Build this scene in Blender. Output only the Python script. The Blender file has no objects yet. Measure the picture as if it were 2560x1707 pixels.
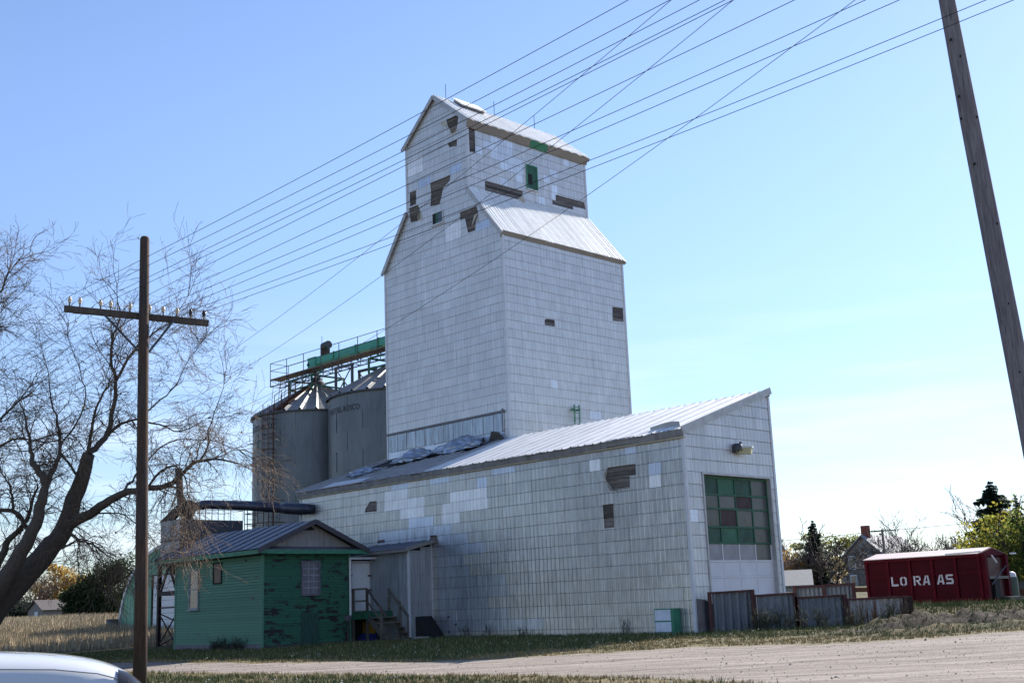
import bpy, math, random
import numpy as np
from mathutils import Vector
random.seed(7); RNG=np.random.default_rng(11)
SC=bpy.context.scene; COL=SC.collection
# ------------------------------------------------------------------ camera, sky, sun, exposure
CAMZ=1.09; PITCH=0.21713936; ROLL=-0.03929542; FPX=3012.496
fw=Vector((0,math.cos(PITCH),math.sin(PITCH))); rt=Vector((1,0,0)); upv=rt.cross(fw)
R_=rt*math.cos(ROLL)+upv*math.sin(ROLL); U_=upv*math.cos(ROLL)-rt*math.sin(ROLL)
cam=bpy.data.cameras.new('camera'); cam.lens=FPX/2560*36; cam.sensor_width=36; cam.clip_end=6000; cam.clip_start=.1
co=bpy.data.objects.new('camera',cam); COL.objects.link(co)
from mathutils import Matrix
co.matrix_world=Matrix(((R_.x,U_.x,-fw.x,0),(R_.y,U_.y,-fw.y,0),(R_.z,U_.z,-fw.z,CAMZ),(0,0,0,1)))
SC.camera=co
SUN_AZ=math.radians(40.0); SUN_EL=math.radians(31.5)
world=bpy.data.worlds.new('World'); SC.world=world; world.use_nodes=True
nt=world.node_tree; bg=nt.nodes['Background']; sky=nt.nodes.new('ShaderNodeTexSky'); sky.sky_type='NISHITA'
sky.sun_disc=False; sky.sun_elevation=SUN_EL; sky.sun_rotation=SUN_AZ; sky.altitude=400; sky.air_density=1.0; sky.dust_density=0.12; sky.ozone_density=2.0
# thin cirrus low over the horizon, mixed into the sky itself
tc=nt.nodes.new('ShaderNodeTexCoord'); sp=nt.nodes.new('ShaderNodeSeparateXYZ'); nt.links.new(tc.outputs['Generated'],sp.inputs[0])
mp=nt.nodes.new('ShaderNodeMapping'); mp.inputs['Scale'].default_value=(2.2,2.2,22); nt.links.new(tc.outputs['Generated'],mp.inputs[0])
nz=nt.nodes.new('ShaderNodeTexNoise'); nz.inputs['Scale'].default_value=1.6; nz.inputs['Detail'].default_value=7; nz.inputs['Roughness'].default_value=.55; nt.links.new(mp.outputs[0],nz.inputs['Vector'])
r1=nt.nodes.new('ShaderNodeMapRange'); r1.inputs['From Min'].default_value=.44; r1.inputs['From Max'].default_value=.72; nt.links.new(nz.outputs[0],r1.inputs[0])
r2=nt.nodes.new('ShaderNodeMapRange'); r2.inputs['From Min'].default_value=.26; r2.inputs['From Max'].default_value=.03; r2.inputs['To Max'].default_value=.5; nt.links.new(sp.outputs[2],r2.inputs[0])
mm=nt.nodes.new('ShaderNodeMath'); mm.operation='MULTIPLY'; nt.links.new(r1.outputs[0],mm.inputs[0]); nt.links.new(r2.outputs[0],mm.inputs[1])
mx=nt.nodes.new('ShaderNodeMix'); mx.data_type='RGBA'; nt.links.new(mm.outputs[0],mx.inputs[0]); nt.links.new(sky.outputs[0],mx.inputs[6])
mx.inputs[7].default_value=(9.5,9.5,9.6,1); tn=nt.nodes.new('ShaderNodeMix'); tn.data_type='RGBA'; tn.blend_type='MULTIPLY'; tn.inputs[0].default_value=1; hs_=nt.nodes.new('ShaderNodeHueSaturation'); hs_.inputs['Hue'].default_value=.503; hs_.inputs['Saturation'].default_value=.97; nt.links.new(mx.outputs[2],hs_.inputs['Color']); nt.links.new(hs_.outputs[0],tn.inputs[6]); tn.inputs[7].default_value=(.93,.955,1.05,1)
lo=nt.nodes.new('ShaderNodeMapRange'); lo.interpolation_type='SMOOTHSTEP'; lo.inputs['From Min'].default_value=-.02; lo.inputs['From Max'].default_value=.42; lo.inputs['To Min'].default_value=.66; lo.inputs['To Max'].default_value=1.0; nt.links.new(sp.outputs[2],lo.inputs[0])
t2=nt.nodes.new('ShaderNodeVectorMath'); t2.operation='SCALE'; nt.links.new(tn.outputs[2],t2.inputs[0]); nt.links.new(lo.outputs[0],t2.inputs['Scale'])
nt.links.new(t2.outputs[0],bg.inputs[0]); bg.inputs[1].default_value=0.10
sl=bpy.data.lights.new('sun','SUN'); sl.energy=5.0; sl.angle=math.radians(.53); sl.color=(1,.95,.87)
so=bpy.data.objects.new('sun',sl); COL.objects.link(so)
sd=Vector((math.sin(SUN_AZ)*math.cos(SUN_EL),math.cos(SUN_AZ)*math.cos(SUN_EL),math.sin(SUN_EL)))
so.rotation_euler=sd.to_track_quat('Z','Y').to_euler()
SC.view_settings.view_transform='Standard'; SC.view_settings.look='None'; SC.view_settings.exposure=1.08; SC.view_settings.gamma=1
SC.view_settings.use_curve_mapping=False
SC.cycles.max_bounces=5; SC.cycles.diffuse_bounces=3; SC.cycles.glossy_bounces=3; SC.cycles.transparent_max_bounces=6
try: SC.cycles.use_denoising=True
except Exception: pass
# ------------------------------------------------------------------ frames and helpers
AZ=0.80369114
A=Vector((math.cos(AZ),-math.sin(AZ),0)); B=Vector((math.sin(AZ),math.cos(AZ),0)); Z=Vector((0,0,1)); O=Vector((5.993,43.0,0))
def W(u,v,z=0): return O+A*u+B*v+Z*z
def at(px,py,d):
    "point at depth d (along +Y) on the camera ray of a photo position"
    r=fw+R_*((px-1280)/FPX)-U_*((py-853.5)/FPX); t=d/r.y
    return Vector((0,0,CAMZ))+r*t
def ss(a,b,x):
    t=np.clip((x-a)/(b-a),0,1); return t*t*(3-2*t)
def vnoise(x,y,f,seed=0):
    x=np.asarray(x,float)*f+seed*17.3; y=np.asarray(y,float)*f+seed*7.7
    return (np.sin(x*1.3+1.7*np.sin(y*.9))+np.sin(y*1.7+1.3*np.sin(x*1.1+2))+.6*np.sin(x*3.1+y*2.3)+.5*np.sin(y*4.3-x*2.7))/3.1
def terr(x,y):
    x=np.asarray(x,float); y=np.asarray(y,float)
    rx,ry=x-O.x,y-O.y; u=rx*A.x+ry*A.y; v=rx*B.x+ry*B.y
    vp=v-.35*np.maximum(u,0)
    z=.024*np.clip(vp,-16.5,0)+ss(60,118,y)*1.5+ss(110,190,y)*.9
    z=z+.5*ss(46.5,52,y)*ss(11,15,x)*(1-ss(60,95,y))
    # dirt windrows beside the gravel on the right
    for (x0,y0,x1,y1,h,w) in ((10.8,40.9,19,43.4,.34,.55),(10.4,38.2,17.5,40.4,.30,.45),(9.9,36.2,17.5,38.4,.16,.35)):
        dx,dy=x1-x0,y1-y0; L=math.hypot(dx,dy); t=((x-x0)*dx+(y-y0)*dy)/L/L; dd=np.abs((x-x0)*dy-(y-y0)*dx)/L
        z=z+h*np.exp(-(dd/w)**2)*ss(0,.18,t)*(1-ss(.75,1.05,t))*(1+.45*vnoise(x,y,2.1,3)+.35*vnoise(x,y,7.3,13)+.2*vnoise(x,y,17,14))
    near=(1-ss(60,90,y))
    z=z+near*(.018*vnoise(x,y,1.1,1)+.01*vnoise(x,y,3.7,2))
    return z
def tz(x,y): return float(terr(x,y))
FAR=[(-60,80),(-30,57),(-21.2,50.1),(-13.4,44.4),(-7.6,38.8),(-2.3,34.35),(.43,34.6),(3.24,34.8),(4.86,35.3),(7.5,33.9),(9.6,33.5),(11.9,34.0),(14.1,35.1),(22,40),(60,62)]
NEAR=[(-60,68),(-30,50),(-11.3,37.4),(-6.5,33.0),(-2.0,29.8),(.76,27.2),(3.0,24.4),(4.6,21.5),(6.0,18.5),(8,15),(60,-20)]
def road_s(x,y):
    "signed: >0 inside the gravel, metres from its edge roughly"
    fx,fy=zip(*FAR); nx,ny=zip(*NEAR)
    yf=np.interp(x,fx,fy); yn=np.interp(x,nx,ny)
    j=.22*vnoise(x,y,1.6,5)+.12*vnoise(x,y,5,6)
    return np.minimum(yf-y,y-yn)*.75+j
def newmesh(name,verts,faces,mat=None,smooth=False):
    me=bpy.data.meshes.new(name); me.from_pydata([tuple(v) for v in verts],[],faces)
    if mat: me.materials.append(mat)
    if smooth: me.polygons.foreach_set('use_smooth',[True]*len(me.polygons))
    me.update(); return me
def npmesh(name,v,f,mat,smooth=False):
    me=bpy.data.meshes.new(name); k=f.shape[1]
    me.vertices.add(len(v)); me.vertices.foreach_set('co',np.asarray(v,np.float32).ravel())
    me.loops.add(f.size); me.loops.foreach_set('vertex_index',f.astype(np.int32).ravel())
    me.polygons.add(len(f)); me.polygons.foreach_set('loop_start',np.arange(0,f.size,k,dtype=np.int32)); me.polygons.foreach_set('loop_total',np.full(len(f),k,np.int32))
    if smooth: me.polygons.foreach_set('use_smooth',np.ones(len(f),bool))
    me.materials.append(mat); me.update(calc_edges=True); me.validate(); return me
def empty(name,label,cat,loc=(0,0,0),group=None):
    o=bpy.data.objects.new(name,None); o.location=loc; o.empty_display_size=.2; COL.objects.link(o); o['label']=label; o['category']=cat
    if group: o['group']=group
    return o
def link(name,me,parent=None,label=None,cat=None,group=None,kind=None):
    o=bpy.data.objects.new(name,me); COL.objects.link(o)
    if parent is not None:
        o.parent=parent; root=parent; off=Vector(parent.location)
        while root.parent is not None: root=root.parent; off+=Vector(root.location)
        o.location=-off
    if label: o['label']=label
    if cat: o['category']=cat
    if group: o['group']=group
    if kind: o['kind']=kind
    return o
class MB:
    "collects shapes given in world coordinates"
    def __init__(s): s.v=[]; s.f=[]
    def add(s,v,f):
        n=len(s.v); s.v+= [Vector(p) for p in v]; s.f+=[tuple(i+n for i in q) for q in f]; return s
    def box(s,c,a,b,cdir):
        "centre and three half-extent vectors"
        c=Vector(c); P=[c+a*i+b*j+cdir*k for k in(-1,1) for j in(-1,1) for i in(-1,1)]
        if a.cross(b).dot(cdir)<0: P=[c+b*i+a*j+cdir*k for k in(-1,1) for j in(-1,1) for i in(-1,1)]
        return s.add(P,[(0,2,3,1),(4,5,7,6),(0,1,5,4),(2,6,7,3),(0,4,6,2),(1,3,7,5)])
    def uvz(s,u0,u1,v0,v1,z0,z1):
        return s.box(W((u0+u1)/2,(v0+v1)/2,(z0+z1)/2),A*abs(u1-u0)/2,B*abs(v1-v0)/2,Z*abs(z1-z0)/2)
    def xyz(s,x0,x1,y0,y1,z0,z1):
        return s.box(((x0+x1)/2,(y0+y1)/2,(z0+z1)/2),Vector((abs(x1-x0)/2,0,0)),Vector((0,abs(y1-y0)/2,0)),Z*abs(z1-z0)/2)
    def beam(s,p,q,w,h,up=Z):
        p=Vector(p);q=Vector(q); d=(q-p); L=d.length; d.normalize(); sd=d.cross(up)
        if sd.length<1e-3: sd=d.cross(Vector((1,0,0)))
        sd.normalize(); u2=sd.cross(d); return s.box((p+q)/2,d*L/2,sd*w/2,u2*h/2)
    def tube(s,path,r,n=6,caps=True):
        path=[Vector(p) for p in path]; rs=r if isinstance(r,(list,tuple)) else [r]*len(path); b=len(s.v); m=len(path)
        prev=None
        for i,p in enumerate(path):
            d=(path[min(i+1,m-1)]-path[max(i-1,0)]); d.normalize()
            if prev is None:
                x=d.cross(Z); 
                if x.length<.05: x=d.cross(Vector((0,1,0)))
            else: x=prev-d*prev.dot(d)
            x.normalize(); prev=x; y=d.cross(x)
            for k in range(n):
                a=2*math.pi*k/n; s.v.append(p+(x*math.cos(a)+y*math.sin(a))*rs[i])
        for i in range(m-1):
            for k in range(n):
                a0=b+i*n+k; a1=b+i*n+(k+1)%n; s.f.append((a0,a1,a1+n,a0+n))
        if caps: s.f.append(tuple(b+k for k in range(n))[::-1]); s.f.append(tuple(b+(m-1)*n+k for k in range(n)))
        return s
    def prism(s,poly,off):
        "polygon (list of points) extruded by vector off"
        n=len(poly); P=[Vector(p) for p in poly]; Q=[p+off for p in P]
        return s.add(P+Q,[tuple(range(n))[::-1],tuple(range(n,2*n))]+[(i,(i+1)%n,n+(i+1)%n,n+i) for i in range(n)])
    def lathe(s,c,prof,n=16,axis=None):
        c=Vector(c); b=len(s.v)
        for (r,z) in prof:
            for k in range(n): a=2*math.pi*k/n; s.v.append(c+Vector((r*math.cos(a),r*math.sin(a),z)))
        for i in range(len(prof)-1):
            for k in range(n): a0=b+i*n+k; a1=b+i*n+(k+1)%n; s.f.append((a0,a1,a1+n,a0+n))
        return s
    def split(s,name,mat,parent=None):
        "every 8-corner piece becomes its own object"
        for i in range(0,len(s.v),8):
            link(name,newmesh(name,s.v[i:i+8],[tuple(q-i for q in f) for f in s.f if i<=f[0]<i+8],mat),parent)
    def obj(s,name,mat,parent=None,smooth=False,**k):
        return link(name,newmesh(name,s.v,s.f,mat,smooth),parent,**k)
A3=tuple(A); B3=tuple(B)
# ------------------------------------------------------------------ materials
class NM:
    def __init__(s,name,rough=.7,metal=0.,spec=.5):
        s.m=bpy.data.materials.new(name); s.m.use_nodes=True; s.t=s.m.node_tree; s.b=s.t.nodes['Principled BSDF']
        s.b.inputs['Roughness'].default_value=rough; s.b.inputs['Metallic'].default_value=metal; s.b.inputs['Specular IOR Level'].default_value=spec
        s._p=None
    def n(s,t,**k):
        x=s.t.nodes.new(t)
        for a,b in k.items(): setattr(x,a,b)
        return x
    def L(s,a,b): s.t.links.new(a,b)
    def val(s,x,i):
        if isinstance(x,(int,float)): i.default_value=x
        elif isinstance(x,(tuple,list)): i.default_value=tuple(x)+((1,) if len(x)==3 and len(i.default_value)==4 else ())
        else: s.L(x,i)
    def pos(s):
        if s._p is None: s._p=s.n('ShaderNodeNewGeometry').outputs['Position']
        return s._p
    def dot(s,vec):
        x=s.n('ShaderNodeVectorMath',operation='DOT_PRODUCT'); s.L(s.pos(),x.inputs[0]); x.inputs[1].default_value=vec; return x.outputs['Value']
    def z(s): return s.dot((0,0,1))
    def ma(s,op,a,b=0.,c=None):
        x=s.n('ShaderNodeMath',operation=op); s.val(a,x.inputs[0]); s.val(b,x.inputs[1])
        if c is not None: s.val(c,x.inputs[2])
        return x.outputs[0]
    def mr(s,v,a,b,c=0.,d=1.):
        x=s.n('ShaderNodeMapRange'); s.val(v,x.inputs[0]); 
        for i,q in zip((1,2,3,4),(a,b,c,d)): s.val(q,x.inputs[i])
        return x.outputs[0]
    def noise(s,scale=1.,vec=(1,1,1),detail=4,rough=.55,src=None):
        mp=s.n('ShaderNodeMapping'); mp.inputs['Scale'].default_value=vec; s.L(src or s.pos(),mp.inputs[0])
        x=s.n('ShaderNodeTexNoise'); x.inputs['Scale'].default_value=scale; x.inputs['Detail'].default_value=detail; x.inputs['Roughness'].default_value=rough
        s.L(mp.outputs[0],x.inputs['Vector']); return x.outputs[0]
    def comb(s,x,y,z):
        c=s.n('ShaderNodeCombineXYZ'); s.val(x,c.inputs[0]); s.val(y,c.inputs[1]); s.val(z,c.inputs[2]); return c.outputs[0]
    def rnd(s):
        g=s.n('ShaderNodeNewGeometry').outputs['Random Per Island']; o=s.n('ShaderNodeObjectInfo').outputs['Random']
        return s.ma('FRACT',s.ma('ADD',g,o))
    def mix(s,f,a,b,mode='MIX'):
        x=s.n('ShaderNodeMix',data_type='RGBA',blend_type=mode); s.val(f,x.inputs[0]); s.val(a,x.inputs[6]); s.val(b,x.inputs[7]); return x.outputs[2]
    def mul(s,col,f):
        x=s.n('ShaderNodeVectorMath',operation='SCALE'); s.val(col,x.inputs[0]); s.val(f,x.inputs['Scale']); return x.outputs[0]
    def base(s,c): s.val(c,s.b.inputs['Base Color']); return s
    def bump(s,h,strength=.4,dist=.02):
        x=s.n('ShaderNodeBump'); x.inputs['Strength'].default_value=strength; x.inputs['Distance'].default_value=dist; s.L(h,x.inputs['Height'])
        s.L(x.outputs[0],s.b.inputs['Normal']); return s
def plain(name,c,rough=.7,metal=0.,var=.15,scale=3.,bump=0.,spec=.4,vec=(1,1,1)):
    m=NM(name,rough,metal,spec); n=m.noise(scale,vec); m.base(m.mul(c,m.mr(n,.25,.75,1-var,1+var)))
    if bump: m.bump(m.noise(scale*6,vec),bump,.02)
    return m.m
def tin(name,axis,phase,base=(.61,.61,.61),metal=.35,rough=.42,dirt=.55,pitch=.45,tile=.444,var=.07,ribs=.222,ribstr=.6,circle=None,streak=.10,ribd=.17):
    m=NM(name,rough,metal,.5); s=m.dot(axis); z=m.z()
    zz=m.ma('DIVIDE',m.ma('SUBTRACT',z,phase),pitch); fr=m.ma('ABSOLUTE',m.ma('SUBTRACT',m.ma('FRACT',zz),.5))
    row=m.ma('FLOOR',zz)
    sv=m.comb(m.ma('MULTIPLY',s,1.),0.,z)
    nd=m.noise(1.1,(1,1,1),3,.6,sv); nf=m.noise(9,(1,1,.12),4,.6,sv); ns=m.noise(3.5,(1,1,.10),3,.5,sv)
    nl=m.noise(14,(1,1,2),3,.6,sv)
    line=m.ma('MULTIPLY',m.mr(fr,.445,.492),m.mr(m.ma('ADD',nd,m.ma('MULTIPLY',nl,.5)),.35,.95,.35,1.))
    ts=m.ma('ADD',m.ma('DIVIDE',s,tile),m.ma('MULTIPLY',row,.37)); ft=m.ma('ABSOLUTE',m.ma('SUBTRACT',m.ma('FRACT',ts),.5))
    tl=m.ma('MULTIPLY',m.mr(ft,.46,.495),m.mr(nl,.35,.75,.0,.28))
    tr=m.n('ShaderNodeTexWhiteNoise',noise_dimensions='2D'); m.L(m.comb(m.ma('FLOOR',ts),row,0.),tr.inputs[0])
    f=m.ma('MULTIPLY',m.mr(m.rnd(),0,1,1-var,1+var),m.mr(tr.outputs[0],0,1,1-var*.45,1+var*.45))
    f=m.ma('MULTIPLY',f,m.mr(nf,.3,.7,1-streak,1+streak)); f=m.ma('MULTIPLY',f,m.mr(ns,.3,.7,1-streak*.7,1+streak*.7)); f=m.ma('MULTIPLY',f,m.mr(nd,.3,.7,.94,1.05))
    rb=m.ma('SINE',m.ma('MULTIPLY',s,2*math.pi/ribs)); rb=m.ma('POWER',m.mr(rb,-1,1),9.)
    f=m.ma('MULTIPLY',f,m.ma('SUBTRACT',1.,m.ma('MULTIPLY',rb,ribd)))
    if circle:
        s0,z0,a,b=circle; q=m.ma('ADD',m.ma('POWER',m.ma('DIVIDE',m.ma('SUBTRACT',s,s0),a),2.),m.ma('POWER',m.ma('DIVIDE',m.ma('SUBTRACT',z,z0),b),2.))
        f=m.ma('MULTIPLY',f,m.mr(q,.93,1.05,1.07,1.0))
    col=m.mul(base,f)
    col=m.mix(m.ma('MULTIPLY',m.ma('MAXIMUM',line,tl),dirt),col,(.13,.135,.15))
    rust=m.ma('MULTIPLY',m.mr(m.noise(.8,(1,1,.5),5,.65,sv),.60,.80),m.mr(nf,.4,.7)); col=m.mix(m.ma('MULTIPLY',rust,.35),col,(.30,.22,.17))
    m.base(col); m.bump(m.ma('SUBTRACT',m.noise(1.6,(1,1,1),2,.5,sv),m.ma('MULTIPLY',rb,.35)),ribstr,.03)
    return m.m
def wood(name,c,axis=(1,0,0),dark=.45,rough=.85):
    m=NM(name,rough,0,.2); s=m.dot(axis); z=m.z(); sv=m.comb(s,0.,z)
    n=m.noise(2.2,(1,1,14),5,.7,sv); n2=m.noise(.9,(1,1,3),2,.5,sv); f=m.ma('MULTIPLY',m.mr(n,.3,.72,dark,1.25),m.mr(n2,.3,.7,.75,1.2))
    f=m.ma('MULTIPLY',f,m.mr(m.rnd(),0,1,.5,1.5)); m.base(m.mul(c,f)); m.bump(n,.5,.01); return m.m
def lap_paint(name,axis,green,under,thr,lz=.05):
    m=NM(name,.62,0,.35); s=m.dot(axis); z=m.z(); sv=m.comb(s,0.,z)
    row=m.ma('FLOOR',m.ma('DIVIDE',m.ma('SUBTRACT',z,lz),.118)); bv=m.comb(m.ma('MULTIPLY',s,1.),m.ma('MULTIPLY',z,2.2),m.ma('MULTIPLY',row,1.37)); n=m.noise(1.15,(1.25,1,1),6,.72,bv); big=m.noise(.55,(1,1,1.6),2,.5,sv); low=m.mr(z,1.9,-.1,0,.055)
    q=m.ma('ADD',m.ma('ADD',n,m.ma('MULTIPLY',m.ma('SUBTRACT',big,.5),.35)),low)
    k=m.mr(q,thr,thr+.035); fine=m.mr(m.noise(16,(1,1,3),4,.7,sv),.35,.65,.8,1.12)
    lap_shade=m.mr(m.ma('FRACT',m.ma('DIVIDE',m.ma('SUBTRACT',z,lz),.118)),.0,.16,.5,1.); gcol=m.mul(green,lap_shade); gcol=m.mul(gcol,m.ma('MULTIPLY',fine,m.mr(m.rnd(),0,1,.9,1.08))); m.base(m.mix(k,gcol,m.mul(under,m.mr(m.noise(8,(1,1,5),4,.7,sv),.3,.7,.5,1.4))))  # each board's lower edge is darkened, painting in the shade of the lap
    m.bump(m.noise(20,(1,1,4),4,.7,sv),.3,.01); return m.m
M={}
M['tA']=tin('tower_tin_long_face',A3,.05,var=.035,ribd=.10,circle=(A.dot(O)-19.45,18.15,1.9,2.0),dirt=.33)
M['tB']=tin('tower_tin_side_face',B3,.05,var=.035,ribd=.10,dirt=.33)
M['sA']=tin('shed_tin_long_face',A3,.21,base=(.455,.45,.44),dirt=.75,streak=.16,metal=.55,rough=.30)
M['sB']=tin('shed_tin_end_face',B3,.21,base=(.54,.54,.55),dirt=.75)
M['brA']=tin('new_tin_long_face',A3,.21,base=(.90,.90,.90),metal=.2,rough=.35,dirt=.25,streak=.12)
M['brB']=tin('new_tin_side_face',B3,.05,base=(.72,.77,.84),metal=.25,rough=.35,dirt=.25)
M['blA']=tin('bluish_tin_long_face',A3,.21,base=(.56,.62,.72),metal=.45,rough=.35,dirt=.35)
M['galvA']=tin('galvanised_dark_long_face',A3,.21,base=(.42,.45,.51),metal=.65,rough=.30,dirt=.5,streak=.22,var=.08,ribd=.10,ribstr=.22)
M['flash']=tin('flashing_tin',A3,.0,base=(.30,.35,.41),metal=.75,rough=.33,dirt=0.,tile=50,ribs=.26,streak=.30,pitch=90)
M['corrA']=tin('corrugated_grey_long',A3,.21,base=(.36,.39,.42),metal=.4,rough=.45,dirt=.15,ribs=.15,ribstr=.8,tile=50,pitch=1.2,streak=.2)
M['corrB']=tin('corrugated_grey_side',B3,.21,base=(.36,.37,.39),metal=.4,rough=.45,dirt=.15,ribs=.15,ribstr=.8,tile=50,pitch=1.2,streak=.2)
M['boardsA']=wood('weathered_boards_long',(.19,.165,.15),A3); M['boardsB']=wood('weathered_boards_side',(.15,.14,.14),B3)
M['wood']=wood('old_grey_wood',(.17,.15,.13),(1,0,0)); M['woodA']=wood('old_plank_wood',(.22,.19,.16),A3)
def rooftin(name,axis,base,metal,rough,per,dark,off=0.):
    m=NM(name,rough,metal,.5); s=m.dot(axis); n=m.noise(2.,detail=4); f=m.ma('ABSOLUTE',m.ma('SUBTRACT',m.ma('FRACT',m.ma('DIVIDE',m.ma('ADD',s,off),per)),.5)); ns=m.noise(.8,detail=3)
    k=m.ma('MULTIPLY',m.mr(f,.36,.47),m.mr(ns,.35,.6,dark*.5,dark)); c=m.mul(base,m.ma('MULTIPLY',m.mr(n,.25,.75,.9,1.08),m.mr(m.rnd(),0,1,.94,1.05))); m.base(m.mix(k,c,(.12,.12,.13))); return m.m  # dark stripes at ribs and laps put rib shade and lap dirt into the colour
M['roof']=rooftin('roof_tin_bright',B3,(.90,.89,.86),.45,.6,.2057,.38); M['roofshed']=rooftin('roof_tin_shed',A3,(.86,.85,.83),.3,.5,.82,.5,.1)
M['roofdark']=plain('roof_tin_dull',(.34,.33,.32),.5,.35,.2,1.5,0.,vec=(1,1,1))
M['trim']=plain('trim_tin',(.42,.42,.42),.5,.3,.2,3.,0.); M['trimd']=plain('trim_dark',(.16,.16,.17),.6,.3,.2,3.)
M['fascia']=plain('fascia_taupe',(.27,.24,.21),.65,0,.12,1.,0.); M['green']=plain('green_paint',(.045,.22,.13),.55,0,.2,3.,.2)
M['greend']=plain('green_paint_dark',(.02,.10,.06),.6,0,.3,3.,.2); M['greenl']=plain('green_conveyor',(.06,.33,.23),.5,.1,.12,2.)
M['black']=plain('black_opening',(.012,.012,.014),.8); M['glass']=plain('window_glass',(.05,.06,.07),.08,0,.3,1.,0,.8)
M['white']=plain('white_paint',(.66,.66,.67),.5,0,.06,4.); M['whitem']=plain('white_metal',(.60,.61,.64),.45,.1,.08,3.)
M['steel']=plain('galvanised_steel',(.42,.44,.46),.45,.6,.15,2.); M['dsteel']=plain('dark_steel',(.07,.07,.075),.5,.4,.3,2.)
M['rust']=plain('rusty_steel',(.12,.05,.03),.8,.2,.4,4.,.3); M['redsteel']=plain('brown_red_steel',(.075,.03,.028),.7,.2,.35,3.,.2)
M['grating']=plain('rusty_grating',(.20,.145,.11),.8,.3,.4,8.)
M['concrete']=plain('concrete',(.36,.35,.33),.9,0,.15,3.,.4)
M['shingle']=plain('asphalt_shingle',(.12,.125,.135),.85,0,.2,5.,.3); M['darkroof']=plain('blue_grey_metal_roof',(.15,.16,.19),.55,.3,.15,1.5)
M['gablebd']=tin('gable_boards',B3,.0,base=(.30,.28,.27),metal=0,rough=.8,dirt=0.,ribs=.12,ribstr=.5,tile=50,pitch=90,streak=.18)
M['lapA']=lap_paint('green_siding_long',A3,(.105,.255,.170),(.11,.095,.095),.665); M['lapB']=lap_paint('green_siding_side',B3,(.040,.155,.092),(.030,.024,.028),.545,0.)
M['wire']=plain('wire_black',(.03,.03,.035),.6); M['wirel']=plain('wire_aluminium',(.13,.13,.14),.5,.3)
# ------------------------------------------------------------------ ground, road, grass
def ground_mat():
    m=NM('ground_earth_grass_gravel',.95,0,.15); p=m.pos()
    at_=m.n('ShaderNodeAttribute'); at_.attribute_name='road'; rd=at_.outputs['Fac']
    at2=m.n('ShaderNodeAttribute'); at2.attribute_name='dirt'; dr=at2.outputs['Fac']
    n1=m.noise(1.2,detail=5,rough=.65); n2=m.noise(12,detail=5,rough=.7); n3=m.noise(.25,detail=3); tr=m.noise(1.0,(.25,2.2,1),4,.6)
    spk=m.noise(45,detail=3,rough=.8)
    g=m.mix(m.mr(n1,.35,.65),(.032,.044,.014),(.11,.09,.045)); g=m.mix(m.mr(n3,.42,.62),g,(.12,.092,.045)); g=m.mul(g,m.mr(n2,.3,.7,.7,1.25))
    at3=m.n('ShaderNodeAttribute'); at3.attribute_name='dry_and_sunlit'; g=m.mix(m.ma('MULTIPLY',at3.outputs['Fac'],m.mr(n1,.3,.6,.4,.9)),g,(.22,.18,.10))  # tan tone: dry grass fringe plus painted brightness of the sunlit strip
    ruts=m.mr(m.noise(.9,(.12,3.2,1),3,.6),.42,.55,.74,1.)
    grav=m.mix(m.mr(tr,.35,.65),(.25,.208,.178),(.365,.312,.272)); grav=m.mul(grav,m.mr(n2,.3,.72,.8,1.15)); grav=m.mul(grav,ruts); grav=m.mul(grav,m.mr(spk,.28,.45,.55,1.0))
    dirt=m.mul((.034,.025,.018),m.mr(n2,.3,.7,.6,1.4))
    e=m.mr(m.ma('ADD',rd,m.ma('MULTIPLY',m.ma('SUBTRACT',n2,.5),.9)),-.12,.22)
    c=m.mix(e,g,grav); c=m.mix(m.mr(m.ma('ADD',dr,m.ma('MULTIPLY',m.ma('SUBTRACT',n1,.5),.8)),.35,.6),c,dirt); m.base(c)
    m.bump(m.ma('ADD',n2,m.ma('MULTIPLY',spk,.6)),.7,.05); return m.m
GM=ground_mat()
xs=np.concatenate([-np.geomspace(1600,48,26),np.arange(-45,-24,.8),np.arange(-24,26,.2),np.arange(26,46,.8),np.geomspace(48,1600,26)])
ys=np.concatenate([-np.geomspace(120,6,8),np.arange(-4,17,1.),np.arange(17,56,.2),np.arange(56,100,.8),np.geomspace(101,2500,34)])
X,Y=np.meshgrid(xs,ys); Zg=terr(X,Y); RS=road_s(X,Y)
DT=np.exp(-((X-14.2)/4.5)**2-((Y-40.2-.42*(X-14))/2.6)**2)*.95
dm=lambda u,v:0
nx_,ny_=len(xs),len(ys); idx=np.arange(nx_*ny_).reshape(ny_,nx_)
quads=np.stack([idx[:-1,:-1],idx[:-1,1:],idx[1:,1:],idx[1:,:-1]],-1).reshape(-1,4)
rc=(RS[:-1,:-1]+RS[1:,1:]+RS[:-1,1:]+RS[1:,:-1]).reshape(-1)/4
V=np.stack([X,Y,Zg],-1).reshape(-1,3)
def sub(name,mask,label):
    q=quads[mask]; us,inv=np.unique(q,return_inverse=True); me=npmesh(name,V[us],inv.reshape(-1,4),GM,True)
    for an,arr in (('road',RS),('dirt',DT),('dry_and_sunlit',((RS>-1.0-2.3*ss(-3,4,X)*(1-ss(8,11,X)))&(RS<.3)).astype(float))):  # dry fringe mask, widened where sun falls so the colour carries that brightness
        a=me.attributes.new(an,'FLOAT','POINT'); a.data.foreach_set('value',np.clip(arr.reshape(-1)[us],-2,2).astype(np.float32))
    return link(name,me,label=label,kind='structure')
sub('ground',rc<=0,'grass and earth ground around the elevator'); sub('road',rc>0,'pale gravel road in front of the elevator')
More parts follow.
